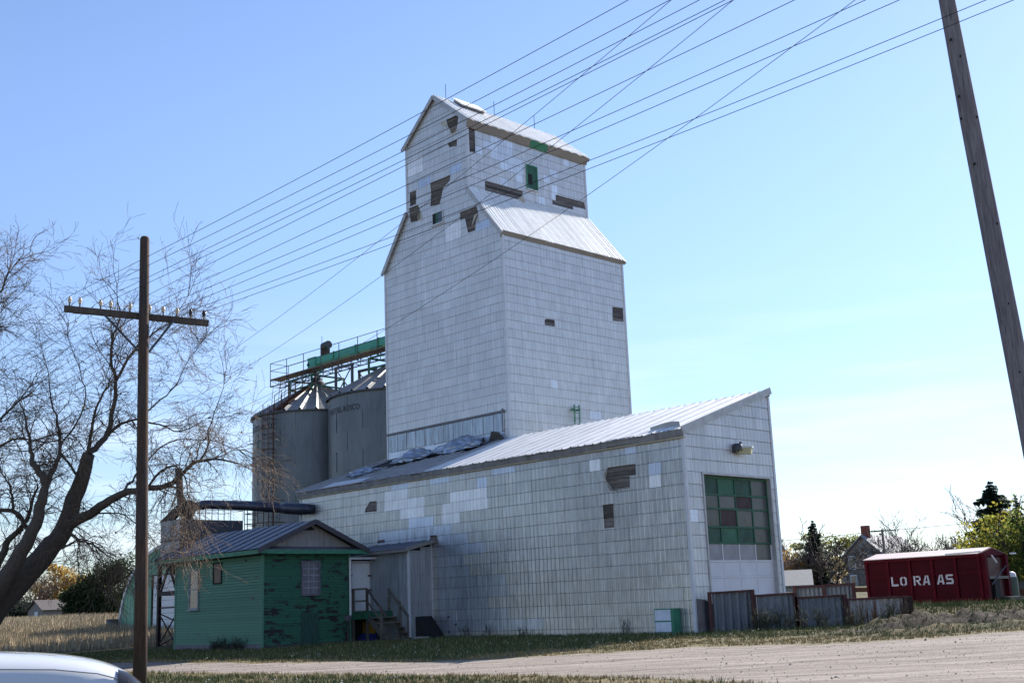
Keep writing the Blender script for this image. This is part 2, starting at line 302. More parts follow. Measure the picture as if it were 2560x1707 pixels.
def blades(name,P,h,w,mat,lean=.35,per=3,label='',tip=None):
    n=len(P); P=np.repeat(P,per,0); n=len(P); h=np.repeat(h,per)*RNG.uniform(.5,1.15,n); w=w*RNG.uniform(.6,1.3,n)
    a=RNG.uniform(0,2*np.pi,n); b=RNG.uniform(0,2*np.pi,n); off=np.stack([np.cos(a),np.sin(a),0*a],-1)*RNG.uniform(0,.06,n)[:,None]
    base=P+off; d=np.stack([np.cos(b),np.sin(b),0*b],-1)*w[:,None]/2; l=RNG.uniform(0,lean,n)*h
    c=RNG.uniform(0,2*np.pi,n); top=base+np.stack([np.cos(c)*l,np.sin(c)*l,h],-1)
    v=np.concatenate([base-d,base+d,top],1).reshape(-1,3); f=np.arange(3*n).reshape(-1,3)
    me=npmesh(name,v,f,mat); o=link(name,me,label=label,kind='stuff'); return o
def grassmat(name,c1,c2,c3):
    m=NM(name,.75,0,.25); r=m.rnd(); n=m.noise(.9,detail=3); c=m.mix(m.mr(m.ma('ADD',n,m.ma('MULTIPLY',m.ma('SUBTRACT',r,.5),.5)),.35,.65),c1,c2); c=m.mix(m.mr(r,.86,.9),c,c3)
    m.base(m.mul(c,m.mr(r,0,1,.7,1.3))); m.b.inputs['Transmission Weight'].default_value=0; return m.m
GR1=grassmat('short_grass',(.052,.090,.020),(.13,.125,.045),(.30,.26,.15)); GR2=grassmat('dry_tall_grass',(.38,.30,.19),(.44,.36,.24),(.22,.15,.09)); GR3=grassmat('dry_and_sunlit_short_grass',(.23,.185,.085),(.27,.19,.07),(.36,.32,.2))
def scatter(n,x0,x1,y0,y1,keep):
    x=RNG.uniform(x0,x1,n); y=RNG.uniform(y0,y1,n); k=keep(x,y); x,y=x[k],y[k]; return np.stack([x,y,terr(x,y)-.01],-1)
def uvof(x,y):
    rx,ry=x-O.x,y-O.y; return rx*A.x+ry*A.y, rx*B.x+ry*B.y
def infr(x,y,m=1.5): return (x/y>-.43-m/y)&(x/y<.43+m/y)
def bld(x,y):
    u,v=uvof(x,y); return ((u<0)&(u>-24.3)&(v>0))|((u<-16.6)&(u>-23.8)&(v>-7)&(v<0))|((u<-13)&(u>-18)&(v>-2)&(v<0))|((u<-23)&(v>5.5))
k1=lambda x,y:(road_s(x,y)<-.05)&infr(x,y)&~bld(x,y)&((y<52)|(x<-8)|(x>10))
P=scatter(200000,-24,24,19,58,k1); P=P[RNG.uniform(0,1,len(P))<.25+.55*(vnoise(P[:,0],P[:,1],1.3,4)>-.3)]
dirtv=np.exp(-((P[:,0]-14.2)/4.5)**2-((P[:,1]-40.2-.42*(P[:,0]-14))/2.6)**2); P=P[RNG.uniform(0,1,len(P))>dirtv*.8]
edge=(road_s(P[:,0],P[:,1])>-1.0-2.3*ss(-3,4,P[:,0])*(1-ss(8,11,P[:,0])))&(vnoise(P[:,0],P[:,1],.8,9)>-.5)  # dry fringe, widened the same way to paint the sunlit strip paler
blades('grass',P[~edge],RNG.uniform(.06,.16,int((~edge).sum())),.022,GR1,.7,3,'short green grass around the elevator and beside the road')
blades('dry_and_sunlit_grass',P[edge],RNG.uniform(.05,.13,int(edge.sum())),.022,GR3,.8,3,'dry tan grass fringe along the gravel road, widened to brighten the sunlit strip by colour')
kf=lambda x,y:infr(x,y,3)&(uvof(x,y)[0]<-30)&(x<-.245*y-1.5)&(x>-.52*y)
P=scatter(90000,-75,-14,62,150,kf); blades('tall_dry_grass',P,RNG.uniform(.35,.8,len(P))*(.7+.3*vnoise(P[:,0],P[:,1],.2,8)),.05,GR2,.35,3,'tall dry tan grass in the field left of the elevator')
P=scatter(9000,9,34,47,70,lambda x,y:infr(x,y)&(x>9)); blades('bank_grass',P,RNG.uniform(.1,.3,len(P)),.04,GR1,.6,3,'green grass on the bank around the red container')
# seed heads: small pale fluffy dots in the grass
P=scatter(900,-20,16,19,43,lambda x,y:k1(x,y)&(vnoise(x,y,.7,12)>.1)); mb=[];ff=[]
for i,p in enumerate(P):
    r=random.uniform(.012,.03); z=random.uniform(.08,.2); c=p+np.array([0,0,z]); b=len(mb)
    mb+=[c+np.array(q)*r for q in((1,0,0),(-1,0,0),(0,1,0),(0,-1,0),(0,0,1),(0,0,-1))]; ff+=[(b+a_,b+b_,b+c_) for a_,b_,c_ in((0,2,4),(2,1,4),(1,3,4),(3,0,4),(2,0,5),(1,2,5),(3,1,5),(0,3,5))]
link('seed_heads',newmesh('seed_heads',mb,ff,plain('seed_fluff',(.42,.40,.34),.9)),label='pale fluffy weed seed heads in the grass',kind='stuff')
# stones on the gravel
P=scatter(5200,-16,20,20,44,lambda x,y:(road_s(x,y)>.1)&infr(x,y)); mb=[];ff=[]
for p in P:
    r=random.uniform(.012,.04)*(2 if random.random()<.03 else 1); b=len(mb); q=[random.uniform(.6,1.3) for _ in range(6)]
    mb+=[p+np.array(d)*r*k for d,k in zip(((1,0,0),(-1,0,0),(0,1,0),(0,-1,0),(0,0,.8),(0,0,-.5)),q)]; ff+=[(b+a_,b+b_,b+c_) for a_,b_,c_ in((0,2,4),(2,1,4),(1,3,4),(3,0,4),(2,0,5),(1,2,5),(3,1,5),(0,3,5))]
link('gravel',newmesh('gravel',mb,ff,plain('stone_grey',(.2,.185,.17),.9,0,.5,6.)),label='loose stones scattered on the gravel road',kind='stuff')
# ------------------------------------------------------------------ panel cladding
def clip(poly,a,b,c):
    "keep a*x+b*y<=c"
    out=[]; n=len(poly)
    for i in range(n):
        p,q=poly[i],poly[(i+1)%n]; dp=a*p[0]+b*p[1]-c; dq=a*q[0]+b*q[1]-c
        if dp<=1e-9: out.append(p)
        if (dp<-1e-9 and dq>1e-9) or (dp>1e-9 and dq<-1e-9):
            t=dp/(dp-dq); out.append((p[0]+(q[0]-p[0])*t,p[1]+(q[1]-p[1])*t))
    return out
def area(p): return .5*sum(p[i][0]*p[(i+1)%len(p)][1]-p[(i+1)%len(p)][0]*p[i][1] for i in range(len(p)))
def edges(poly):
    if area(poly)<0: poly=poly[::-1]
    for i in range(len(poly)):
        p,q=poly[i],poly[(i+1)%len(poly)]; a,b=q[1]-p[1],-(q[0]-p[0]); yield a,b,a*p[0]+b*p[1]
def inter(poly,cv):
    for a,b,c in edges(cv):
        poly=clip(poly,a,b,c)
        if len(poly)<3: return []
    return poly
def subtract(poly,cv):
    out=[]; rest=poly
    for a,b,c in edges(cv):
        o=clip(rest,-a,-b,-c)
        if len(o)>=3 and abs(area(o))>1e-4: out.append(o)
        rest=clip(rest,a,b,c)
        if len(rest)<3: break
    return out
MESHC={}
class Face:
    "vertical cladding face: s runs along X, outward normal N"
    def __init__(f,org,X,N,key): f.o=org; f.X=X; f.N=N; f.key=key
    def P(f,s,z,off=0): return f.o+f.X*s+Z*z+f.N*off
def cladding(face,regions,z0,pitch,holes,special,mat,parent,L=1.332,gap=.0035,seed=1,off=.02,nm='siding_panel'):
    "returns list of (object spec) pieces: (poly,material,center)"
    rnd=random.Random(seed); out=[]
    for reg in regions:
        zmin=min(p[1] for p in reg); zmax=max(p[1] for p in reg); smin=min(p[0] for p in reg); smax=max(p[0] for p in reg)
        k0=math.floor((zmin-z0)/pitch); k1=math.ceil((zmax-z0)/pitch)
        for k in range(k0,k1):
            za,zb=z0+k*pitch,z0+(k+1)*pitch; zc=(za+zb)/2
            sp=sorted([(max(a,smin),min(b,smax),mt) for a,b,z,mt in special if abs(z-zc)<pitch*.5])
            cuts=[]; cur=smin-rnd.choice((0,.444,.888))
            for a,b,mt in sp+[(smax+9,smax+9,None)]:
                while cur<a-.02:
                    e=min(cur+L,a)
                    if a-e<.12: e=a
                    cuts.append((cur,e,mat)); cur=e
                    if cur>smax: break
                if mt is None: break
                n=max(1,round((b-a)/L)); 
                for i in range(n): cuts.append((a+(b-a)*i/n,a+(b-a)*(i+1)/n,mt))
                cur=b
            for a,b,mt in cuts:
                poly=inter([(a+gap,za+gap*.5),(b-gap,za+gap*.5),(b-gap,zb-gap*.5),(a+gap,zb-gap*.5)],reg)
                if len(poly)<3 or abs(area(poly))<.004: continue
                ps=[poly]
                for h in holes: ps=[q for p in ps for q in (subtract(p,h) if len(inter(p,h))>=3 else [p])]
                for p in ps:
                    if abs(area(p))>.003: out.append((p,mt,za,zb))
    return out
def build_cladding(parent,faces,limit=296,name='siding_panel',restlabel=None):
    pieces=[]
    cam_=Vector((0,0,CAMZ))
    for face,lst in faces:
        for (p,mt,za,zb) in lst:
            c=face.P(sum(q[0] for q in p)/len(p),sum(q[1] for q in p)/len(p)); d=c-cam_; vis=-(d.normalized().dot(face.N))
            pieces.append((abs(area(p))*max(vis,0.01)/d.length_squared,face,p,mt,za,zb))
    pieces.sort(key=lambda t:-t[0]); rest={}
    def mk(face,p,za,zb,org):
        # lapped sheet: bottom edge stands proud of the row below
        if area(p)<0: p=p[::-1]
        if face.X.cross(Z).dot(face.N)<0: p=p[::-1]
        n=len(p); o=lambda z:.028-.014*(z-za)/(zb-za)
        V=[face.P(s,z,o(z))-org for s,z in p]+[face.P(s,z,.004)-org for s,z in p]
        return V,[tuple(range(n))]+[(i,n+i,n+(i+1)%n,(i+1)%n) for i in range(n)]
    for i,(k,face,p,mt,za,zb) in enumerate(pieces):
        if i<limit:
            org=face.P(p[0][0],za); s0=min(q[0] for q in p); org=face.P(s0,za)
            key=(face.key,mt.name,tuple((round(q[0]-s0,3),round(q[1]-za,3)) for q in p))
            if key not in MESHC:
                V,F=mk(face,p,za,zb,org); MESHC[key]=newmesh(name,V,F,mt)
            o=bpy.data.objects.new(name,MESHC[key]); COL.objects.link(o); o.parent=parent
            j=random.uniform(-1,1); o.location=org-Vector(parent.location)+face.N*random.uniform(0,.008)
        else: rest.setdefault(mt.name,[mt,MB()])[1].add(*mk(face,p,za,zb,Vector((0,0,0))))
    if rest:
        allv=MB(); mats=[]; mi=[]
        for nm,(mt,mb) in rest.items():
            mats.append(mt); mi+=[len(mats)-1]*len(mb.f); allv.add(mb.v,mb.f)
        me=newmesh(name+'s',allv.v,allv.f); [me.materials.append(x) for x in mats]; me.polygons.foreach_set('material_index',mi); me.update()
        link(name+'s',me,parent,kind='stuff')
def hole_boards(parent,face,holes,mat,name='sheathing_board'):
    mb=MB()
    for h in holes:
        s0,s1=min(p[0] for p in h)-.08,max(p[0] for p in h)+.08; z0,z1=min(p[1] for p in h)-.08,max(p[1] for p in h)+.08
        n=max(1,round((z1-z0)/.145))
        for i in range(n):
            a=z0+(z1-z0)*i/n; b=z0+(z1-z0)*(i+1)/n; t=random.uniform(-.003,.003)
            mb.add(*slab(face,s0,s1,a+.010,b-.010,-.035,-.014+t*3))
    mb.obj(name+'s',mat,parent,kind='stuff')
def slab(face,s0,s1,z0,z1,o0,o1):
    v=[face.P(s,z,o) for o in(o0,o1) for s,z in((s0,z0),(s1,z0),(s1,z1),(s0,z1))]
    f=[(4,5,6,7),(3,2,1,0),(0,1,5,4),(1,2,6,5),(2,3,7,6),(3,0,4,7)]
    if face.X.cross(Z).dot(face.N)<0: f=[q[::-1] for q in f]
    return v,f
def roof_sheet(parent,P,Q,dn,ln,ribs,mat,h=.035,name='roof_sheet',edge=0.,flat=False):
    "sheet spanning P..Q across, running dn (unit) for ln, with ribs; normal upward"
    P=Vector(P);Q=Vector(Q); ac=Q-P; w=ac.length; ac.normalize(); n=ac.cross(dn); n.normalize()
    if n.z<0: n=-n
    prof=[]
    step=w/ribs; rw=min(step*.22,.05)
    for i in range(ribs):
        c=i*step+step*.5; prof+=[(c-rw,0),(c-rw*.5,h),(c+rw*.5,h),(c+rw,0)]
    prof=[(0.004,0)]+prof+[(w-.004,0)]
    e=random.uniform(-edge,edge); V=[]; F=[]
    for s,hh in prof:
        for t in(0,ln+e): V.append(P+ac*s+dn*t+n*(hh+.02+.03*(s/w)))
    for i in range(len(prof)-1): F.append((2*i,2*i+1,2*i+3,2*i+2) if ac.cross(dn).z<0 else (2*i,2*i+2,2*i+3,2*i+1))
    b=len(V)
    for t in(0,ln+e):
        for s in(0.004,w-.004): V.append(P+ac*s+dn*t-n*.0)
    F.append((b,b+1,b+3,b+2))
    return link(name,newmesh(name,V,F,mat),parent)
def window(parent,face,s0,s1,z0,z1,frame,paneM,rows=1,cols=1,fw_=.09,depth=.07,name='window',sash=None):
    mb=MB()
    for a in((s0-fw_,s0,z0-fw_,z1+fw_),(s1,s1+fw_,z0-fw_,z1+fw_),(s0,s1,z1,z1+fw_),(s0,s1,z0-fw_,z0)): mb.add(*slab(face,*a,.0,depth))
    f=mb.obj(name,frame,parent)
    link('pane',newmesh('pane',*slab(face,s0,s1,z0,z1,.01,.042),paneM),f)
    if rows*cols>1:
        m2=MB()
        for i in range(1,cols): c=s0+(s1-s0)*i/cols; m2.add(*slab(face,c-.022,c+.022,z0,z1,.043,.058))
        for i in range(1,rows): c=z0+(z1-z0)*i/rows; m2.add(*slab(face,s0,s1,c-.024,c+.024,.045,.062))
        m2.obj('glazing_bar',sash or frame,f)
    return f
# ------------------------------------------------------------------ the tower
ut=-14.725; vt=5.487; Wa=9.454; Wb=8.955; ze=19.429; zs=22.302; zu=26.183; zp=28.251; sR=2.367; sL=2.053
T=empty('grain_elevator','tall white tin-clad grain elevator tower with stepped gable roofs and missing panels','grain elevator',W(ut,vt,0))
core=MB(); l0,r0=ut-Wa,ut; lu,ru=l0+sL,r0-sR; pk=(l0+r0)/2+(sL-sR)/2
prof=[(l0,-.6),(r0,-.6),(r0,ze-.05),(ru,zs-.02),(ru,zu),(pk,zp-.12),(lu,zu),(lu,zs-.02),(l0,ze-.05)]
core.prism([W(u,vt+.04,z) for u,z in [(l0+.04,-.6),(r0-.04,-.6),(r0-.04,ze-.1),(l0+.04,ze-.1)]],B*(Wb-.08))
core.prism([W(u,vt+.04,z) for u,z in [(l0+.04,ze-.1),(r0-.04,ze-.1),(ru-.04,zs-.1),(lu+.04,zs-.1)]],B*(Wb-.08))
core.prism([W(u,vt+.04,z) for u,z in [(lu+.04,zs-.1),(ru-.04,zs-.1),(ru-.04,zu-.1),(pk,zp-.25),(lu+.04,zu-.1)]],B*(Wb-.08))
core.obj('wall',M['boardsA'],T)
FA=Face(O+B*vt,A,-B,'tA'); FB=Face(O+A*ut,B,A,'tB'); FU=Face(O+A*ru,B,A,'tB')
HA=[[(-18.81,26.62),(-17.67,26.6),(-17.85,25.87),(-18.45,25.84),(-18.57,26.21)],[(-18.6,25.28),(-17.88,25.23),(-17.9,24.88),(-18.48,24.99)],
 [(-20.15,23.48),(-18.48,23.45),(-18.54,23.15),(-19.08,22.9),(-20.1,22.9)],[(-20.1,22.9),(-19.08,22.9),(-19.41,22.08),(-20.17,22.17)],[(-21.9,23.43),(-21.35,23.42),(-21.37,22.63),(-21.89,22.64)],
 [(-21.98,22.54),(-21.22,22.55),(-21.01,22.13),(-21.25,21.65),(-21.87,21.72)],[(-17.81,21.19),(-16.53,21.19),(-16.4,20.78),(-17.82,20.78)],[(-17.45,20.78),(-16.55,20.78),(-16.69,19.93),(-17.24,19.95)],[(-20.03,21.03),(-19.13,21.03),(-19.13,21.72),(-20.03,21.72)]]
spA=[(-19.02,-17.79,20.5,M['brA']),(-19.02,-17.79,20.1,M['brA']),(-22.04,-20.75,25.1,M['brA']),(-22.04,-20.75,24.6,M['brA']),(-21.16,-20.1,23.7,M['blA']),(-18.5,-17.6,23.7,M['blA']),(-16.6,-15.6,20.1,M['blA'])]
low=[(l0,9.05),(r0,9.05),(r0,ze),(r0-sR*(22.1-ze)/(zs-ze),22.1),(l0+sL*(22.1-ze)/(zs-ze),22.1),(l0,ze)]
upp=[(lu,22.1),(ru,22.1),(ru,zu),(pk,zp-.1),(lu,zu)]
HU=[[(9.73,24.62),(10.53,24.62),(10.55,23.24),(9.7,23.24)],[(5.59,25.68),(6.02,25.7),(6.01,24.4),(5.6,24.36)],[(6.62,22.98),(9.39,22.99),(9.35,22.76),(8.98,22.45),(6.61,22.45)],[(11.94,23.35),(14.26,23.39),(14.33,22.98),(13.31,22.96),(11.9,22.98)],[(11.67,22.98),(13.31,22.98),(13.3,22.75),(11.65,22.73)]]
spU=[(a,b,z,M['brB']) for a,b,z in [(7.15,7.7,25.5),(7.13,7.68,25.03),(6.58,7.12,25.03),(7.7,8.78,25.5),(7.7,8.75,25.03),(6.02,6.51,24.6),(7.14,9.5,24.55),(7.78,9.49,24.15),(8.89,9.4,23.7),(7.74,8.24,23.25),(11.05,11.53,24.1),(11.57,12.16,24.5),(11.64,12.12,23.75),(11.6,12.08,23.3),(10.59,11.06,22.8),(12.71,13.14,25.4)]]
uppB=[(vt,21.9),(vt+Wb,21.9),(vt+Wb,zu-.02),(vt,zu-.02)]
HB=[[(8.2,15.21),(8.35,15.3),(8.93,15.31),(8.94,14.96),(8.19,14.94)],[(13.44,16.66),(14.3,16.7),(14.3,15.94),(13.4,15.88)]]
spB=[(8.44,8.93,11.95,M['brB']),(11.2,12.1,10.6,M['brB'])]
lowB=[(vt,9.05),(vt+Wb,9.05),(vt+Wb,ze),(vt,ze)]
z0t=.05
cA=cladding(FA,[low,upp],z0t,.45,HA,spA,M['tA'],T,seed=3); cU=cladding(FU,[uppB],z0t,.45,HU,spU,M['tB'],T,L=.53,seed=4); cB=cladding(FB,[lowB],z0t,.45,HB,spB,M['tB'],T,seed=5)
build_cladding(T,[(FA,cA),(FU,cU),(FB,cB)])
# plain tin on the two faces turned away and below the annex roof line
bk=MB(); bk.add(*slab(Face(O+A*l0,B,-A,''),vt,vt+Wb,-.5,ze,0,.03)); bk.add(*slab(Face(O+A*lu,B,-A,''),vt,vt+Wb,zs,zu,0,.03)); bk.add(*slab(Face(O+B*(vt+Wb),A,B,''),l0,r0,-.5,ze,0,.03)); bk.add(*slab(Face(O+B*(vt+Wb),A,B,''),lu,ru,ze,zu,0,.03)); bk.add(*slab(FB,vt,vt+Wb,-.5,9.05,0,.02)); bk.obj('rear_cladding',M['tB'],T)
hole_boards(T,FA,HA[:8],M['boardsA']); hole_boards(T,FU,HU[1:],M['boardsB']); hole_boards(T,FB,HB,M['boardsB'])
window(T,FU,9.76,10.48,23.28,24.56,M['green'],M['greend'],1,1,.07); link('broken_pane',newmesh('broken_pane',*slab(FU,9.82,10.12,23.5,24.1,.03,.05),M['black']),T)
window(T,FA,-19.98,-19.18,21.08,21.66,M['whitem'],M['greend'],1,1,.05); link('window_sash',newmesh('window_sash',*slab(FA,-19.55,-19.2,21.1,21.6,.03,.05),M['glass']),T); link('window_shade',newmesh('window_shade',*slab(FA,-19.97,-19.78,21.09,21.65,.03,.052),M['black']),T)
sm=MB(); sm.add(*slab(FA,-20.1,-19.08,20.98,21.05,0,.12)); sm.add(*slab(FU,9.68,10.6,23.16,23.22,0,.12)); sm.split('window_sill',M['whitem'],T)
# torn tin flaps at hole edges
fl=MB()
for F_,tri in ((FA,[(-18.81,26.62,.03),(-18.57,26.2,.03),(-18.9,26.35,.28)]),(FA,[(-18.45,25.84,.03),(-17.85,25.87,.03),(-18.2,25.68,.25)]),(FA,[(-18.6,25.28,.03),(-18.48,25.0,.03),(-18.4,25.1,.22)]),(FA,[(-21.01,22.15,.03),(-21.25,21.66,.03),(-21.05,21.75,.22)]),(FA,[(-16.72,20.74,.03),(-16.45,20.76,.05),(-16.62,20.1,.3)]),(FU,[(8.98,22.42,.03),(9.35,22.74,.03),(9.3,22.3,.25)])):
    q=[F_.P(*t) for t in tri]; fl.prism(q,F_.N*.01)
fl.obj('torn_flap',plain('torn_tin_back',(.55,.48,.36),.6,.1,.2),T)
# flashing sheets above the annex roof
for i in range(12):
    s0=l0+.12+i*(Wa-.45)/12; s1=s0+(Wa-.45)/12-.012
    f=newmesh('flashing_sheet',*slab(FA,s0,s1,9.42+random.uniform(-.02,.02),10.30,.045,.06+random.uniform(0,.012)),M['flash']); link('flashing_sheet',f,T)
    link('flashing_sheet',newmesh('flashing_sheet',*slab(FA,s0,s1,8.95,9.39,.04,.055),M['blA']),T)
    rb=MB(); rb.add(*slab(FA,s1-.012,s1+.024,9.42,10.3,.05,.09)); rb.obj('seam_strip',M['whitem'],T)
mb=MB(); mb.add(*slab(FA,l0,r0-.25,10.31,10.42,.03,.12)); mb.add(*slab(FA,r0-.42,r0-.36,9.4,10.5,.03,.1)); mb.obj('drip_edge',M['trimd'],T)
# corner trims, fascias, rake boards
mb=MB()
for (u,v,a,b) in ((r0,vt,8.9,ze),(r0,vt+Wb,8.9,ze),(l0,vt,8.9,ze),(ru,vt,zs,zu),(ru,vt+Wb,22.2,zu),(lu,vt,zs,zu)): mb.uvz(u-.07,u+.05,v-.055,v+.055,a,b)
mb.split('corner_trim',M['whitem'],T)
ov=.22
def slope_roof(parent,uh,zh,ue,zl,v0,v1,n,ribs,mat,name='roof_sheet',ovh=.18,th=.05,edge=0.):
    "sheets running down from (uh,zh) to (ue,zl); across along B"
    d=(A*(ue-uh)+Z*(zl-zh)); L=d.length; d.normalize(); L+=ovh
    for i in range(n):
        a=v0+(v1-v0)*i/n; b=v0+(v1-v0)*(i+1)/n; roof_sheet(parent,W(uh,a,zh+th),W(uh,b,zh+th),d,L,ribs,mat,name=name,edge=edge)
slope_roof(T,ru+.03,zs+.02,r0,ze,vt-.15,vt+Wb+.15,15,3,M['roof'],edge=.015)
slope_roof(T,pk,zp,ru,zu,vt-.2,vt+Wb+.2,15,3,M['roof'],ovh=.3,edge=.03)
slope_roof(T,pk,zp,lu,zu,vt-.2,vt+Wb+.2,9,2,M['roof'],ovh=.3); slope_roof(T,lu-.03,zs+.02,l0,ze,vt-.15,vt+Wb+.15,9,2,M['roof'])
mb=MB()
for (a,b) in (((ru,zs+.02),(r0+.13,ze-.12)),((lu,zs+.02),(l0-.13,ze-.12)),((pk,zp+.02),(ru+.24,zu-.2)),((pk,zp+.02),(lu-.24,zu-.2))):
    for v in (vt-.17,vt+Wb+.17): mb.beam(W(a[0],v,a[1]-.06),W(b[0],v,b[1]-.06),.06,.20,B.cross(A))
mb.split('rake_board',M['trim'],T)
for nm,(u,zt,zb) in {'lower':(r0+.12,ze-.02,ze-.34),'upper':(ru+.22,zu-.16,zu-.52)}.items():
    n=4
    for i in range(n):
        a=vt-.12+(Wb+.24)*i/n; b=vt-.12+(Wb+.24)*(i+1)/n-.01
        q=[W(u,a,zt),W(u,b,zt),W(u-.17,b,zb),W(u-.17,a,zb)]; m_=MB().prism(q,A*.03); g=(nm=='upper' and i==2)
        if g:
            MB().prism([W(u,a,zt),W(u,(a+b)/2+.2,zt),W(u-.17,(a+b)/2+.2,zb),W(u-.17,a,zb)],A*.03).obj('fascia_board',M['green'],T,label='bare green fascia board under the top roof')
            MB().prism([W(u,(a+b)/2+.21,zt),W(u,b,zt),W(u-.17,b,zb),W(u-.17,(a+b)/2+.21,zb)],A*.03).obj('fascia_board',M['fascia'],T)
        else: m_.obj('fascia_board',M['fascia'],T)
dv_=(A*(ru-pk)+Z*(zu-zp)).normalized(); nv_=Vector((0,0,1))-dv_*dv_.z; nv_.normalize()
MB().box(W(pk,vt+2.0,zp)+dv_*.55+nv_*.12,dv_*.42,B*.8,nv_*.12).obj('roof_hatch',M['trimd'],T); MB().box(W(pk,vt+2.0,zp)+dv_*.55+nv_*.27,dv_*.5,B*.9,nv_*.03).obj('hatch_lid',M['roof'],T)
for v in (vt+.8,vt+4.4,vt+7.6): MB().tube([W(pk,v,zp),W(pk,v,zp+.95)],.018,5).obj('lightning_rod',M['dsteel'],T)
mb=MB(); s1,s2=9.86,10.22
for s in(s1,s2): mb.tube([FB.P(s,9.0,.18),FB.P(s,10.98,.18)],.022,5); mb.tube([FB.P(s,10.98,.18),FB.P(s-.08,10.98,.32),FB.P(s-.08,10.1,.32)],.018,5); mb.tube([FB.P(s-.05,10.75,.03),FB.P(s-.05,10.75,.3)],.05,6)
for i in range(7): mb.tube([FB.P(s1,9.1+.3*i,.18),FB.P(s2,9.1+.3*i,.18)],.015,4)
mb.obj('ladder',M['green'],T)
# ------------------------------------------------------------------ the drive shed (annex)
He=7.12; Hr=9.02; SW=5.487; SL=24.308
S=empty('drive_shed','long white tin-clad lean-to drive shed against the foot of the elevator tower','shed',W(0,0,0))
c=MB(); c.prism([W(-.4,v,z) for v,z in((.04,-.5),(SW-.02,-.5),(SW-.02,Hr-.12),(.04,He-.1))],-A*(SL-.44))
for q in (((.04,-.5),(.92,-.5),(.92,He+.18),(.04,He-.1)),((5.17,-.5),(SW-.02,-.5),(SW-.02,Hr-.14),(5.17,Hr-.2)),((.92,5.6),(5.17,5.6),(5.17,Hr-.2),(.92,He+.18))): c.prism([W(-.04,v,z) for v,z in q],-A*.36)
c.obj('wall',M['boardsA'],S)
GA=Face(O.copy(),A,-B,'sA'); GB=Face(O.copy(),B,A,'sB')
H1=[[(-3.66,6.13),(-2.28,6.12),(-2.29,5.71),(-3.8,5.71)],[(-3.8,5.71),(-2.6,5.70),(-2.62,5.25),(-3.44,5.25)],[(-4.02,4.75),(-3.49,4.76),(-3.49,3.87),(-3.99,3.87)],[(-18.56,6.17),(-18.04,6.15),(-18.05,5.68),(-18.95,5.70),(-18.92,5.85)],[(-14.23,4.31),(-13.79,4.3),(-13.67,3.89),(-14.35,3.92)],[(-18.01,4.35),(-17.48,4.35),(-17.48,4.21),(-18.02,4.2)]]
br,bl=M['brA'],M['blA']
sp_=[(-17.45,-15.75,6.36,br),(-17.46,-14.59,5.89,br),(-16.3,-14.6,5.42,br),(-12.84,-10.49,5.84,br),(-13.37,-10.46,5.40,br),(-13.39,-12.23,4.95,br),(-10.11,-8.71,6.76,bl),(-14.16,-12.86,6.76,bl),(-16.93,-15.71,6.79,bl),(-11.09,-10.46,6.32,bl),(-2.77,-2.24,6.75,bl),(-4.6,-4.04,6.38,br),(-1.67,-1.07,5.85,bl),(-1.67,-1.11,5.40,br),(-1.75,-.45,1.36,tin('tan_tin',A3,.21,base=(.60,.57,.52),dirt=.3)),(-15.71,-14.01,5.04,bl),(-17.85,-12.8,4.6,M['galvA']),(-17.9,-14.0,4.15,M['galvA'])]
# unpainted galvanised stretch low on the wall
for k in range(1,10):
    zc=.21+.45*k-.225; w=5.6-.45*k; sp_.append((-13.8,-13.8+max(1.3,w+1.2*math.sin(k*1.7)),zc,M['galvA']))
out=[(-SL,-.3),(0,-.3),(0,He-.12),(-SL,He-.12)]
dA=[[(-.0,0),(0,0),(0,0)]]
cS=cladding(GA,[out],.21,.45,H1,sp_,M['sA'],S,seed=8)
endw=[(0,-.3),(SW,-.3),(SW,Hr-.1),(0,He-.1)]; door=[(.96,-.4),(5.13,-.4),(5.13,5.56),(.96,5.56)]
cE=cladding(GB,[endw],.21,.45,[door],[(.0,.53,4.05,M['brB'])],M['sB'],S,seed=9)
build_cladding(S,[(GA,cS),(GB,cE)],292)
hole_boards(S,GA,H1,M['boardsA'])
bk=MB(); bk.add(*slab(Face(O-A*SL,B,-A,''),0,SW,-.5,He,0,.03)); bk.prism([W(-SL-.03,v,z) for v,z in((0,He),(SW,He),(SW,Hr-.1),(0,He-.1))],A*.03); bk.add(*slab(Face(O+B*SW,A,B,''),-14.6,0,-.5,Hr-.1,0,.03)); bk.obj('rear_cladding',M['sB'],S)
mb=MB(); mb.uvz(-.06,.055,-.055,.06,.0,He); mb.uvz(-.06,.05,SW-.06,SW+.055,-.3,Hr-.1); mb.uvz(-SL-.05,-SL+.06,-.055,.06,-.3,He); mb.split('corner_trim',M['whitem'],S)
q=[GA.P(-3.8,5.72,.03),GA.P(-3.46,5.24,.03),GA.P(-3.42,5.6,.03),GA.P(-3.35,5.2,.3)]; fl=MB(); fl.prism([q[0],q[1],q[3]],-B*.012); fl.prism([GA.P(-3.66,6.12,.03),GA.P(-3.8,5.72,.03),GA.P(-3.74,5.86,.16)],-B*.01); fl.obj('torn_flap',plain('torn_tin_tan',(.50,.45,.36),.6,.1,.2),S)
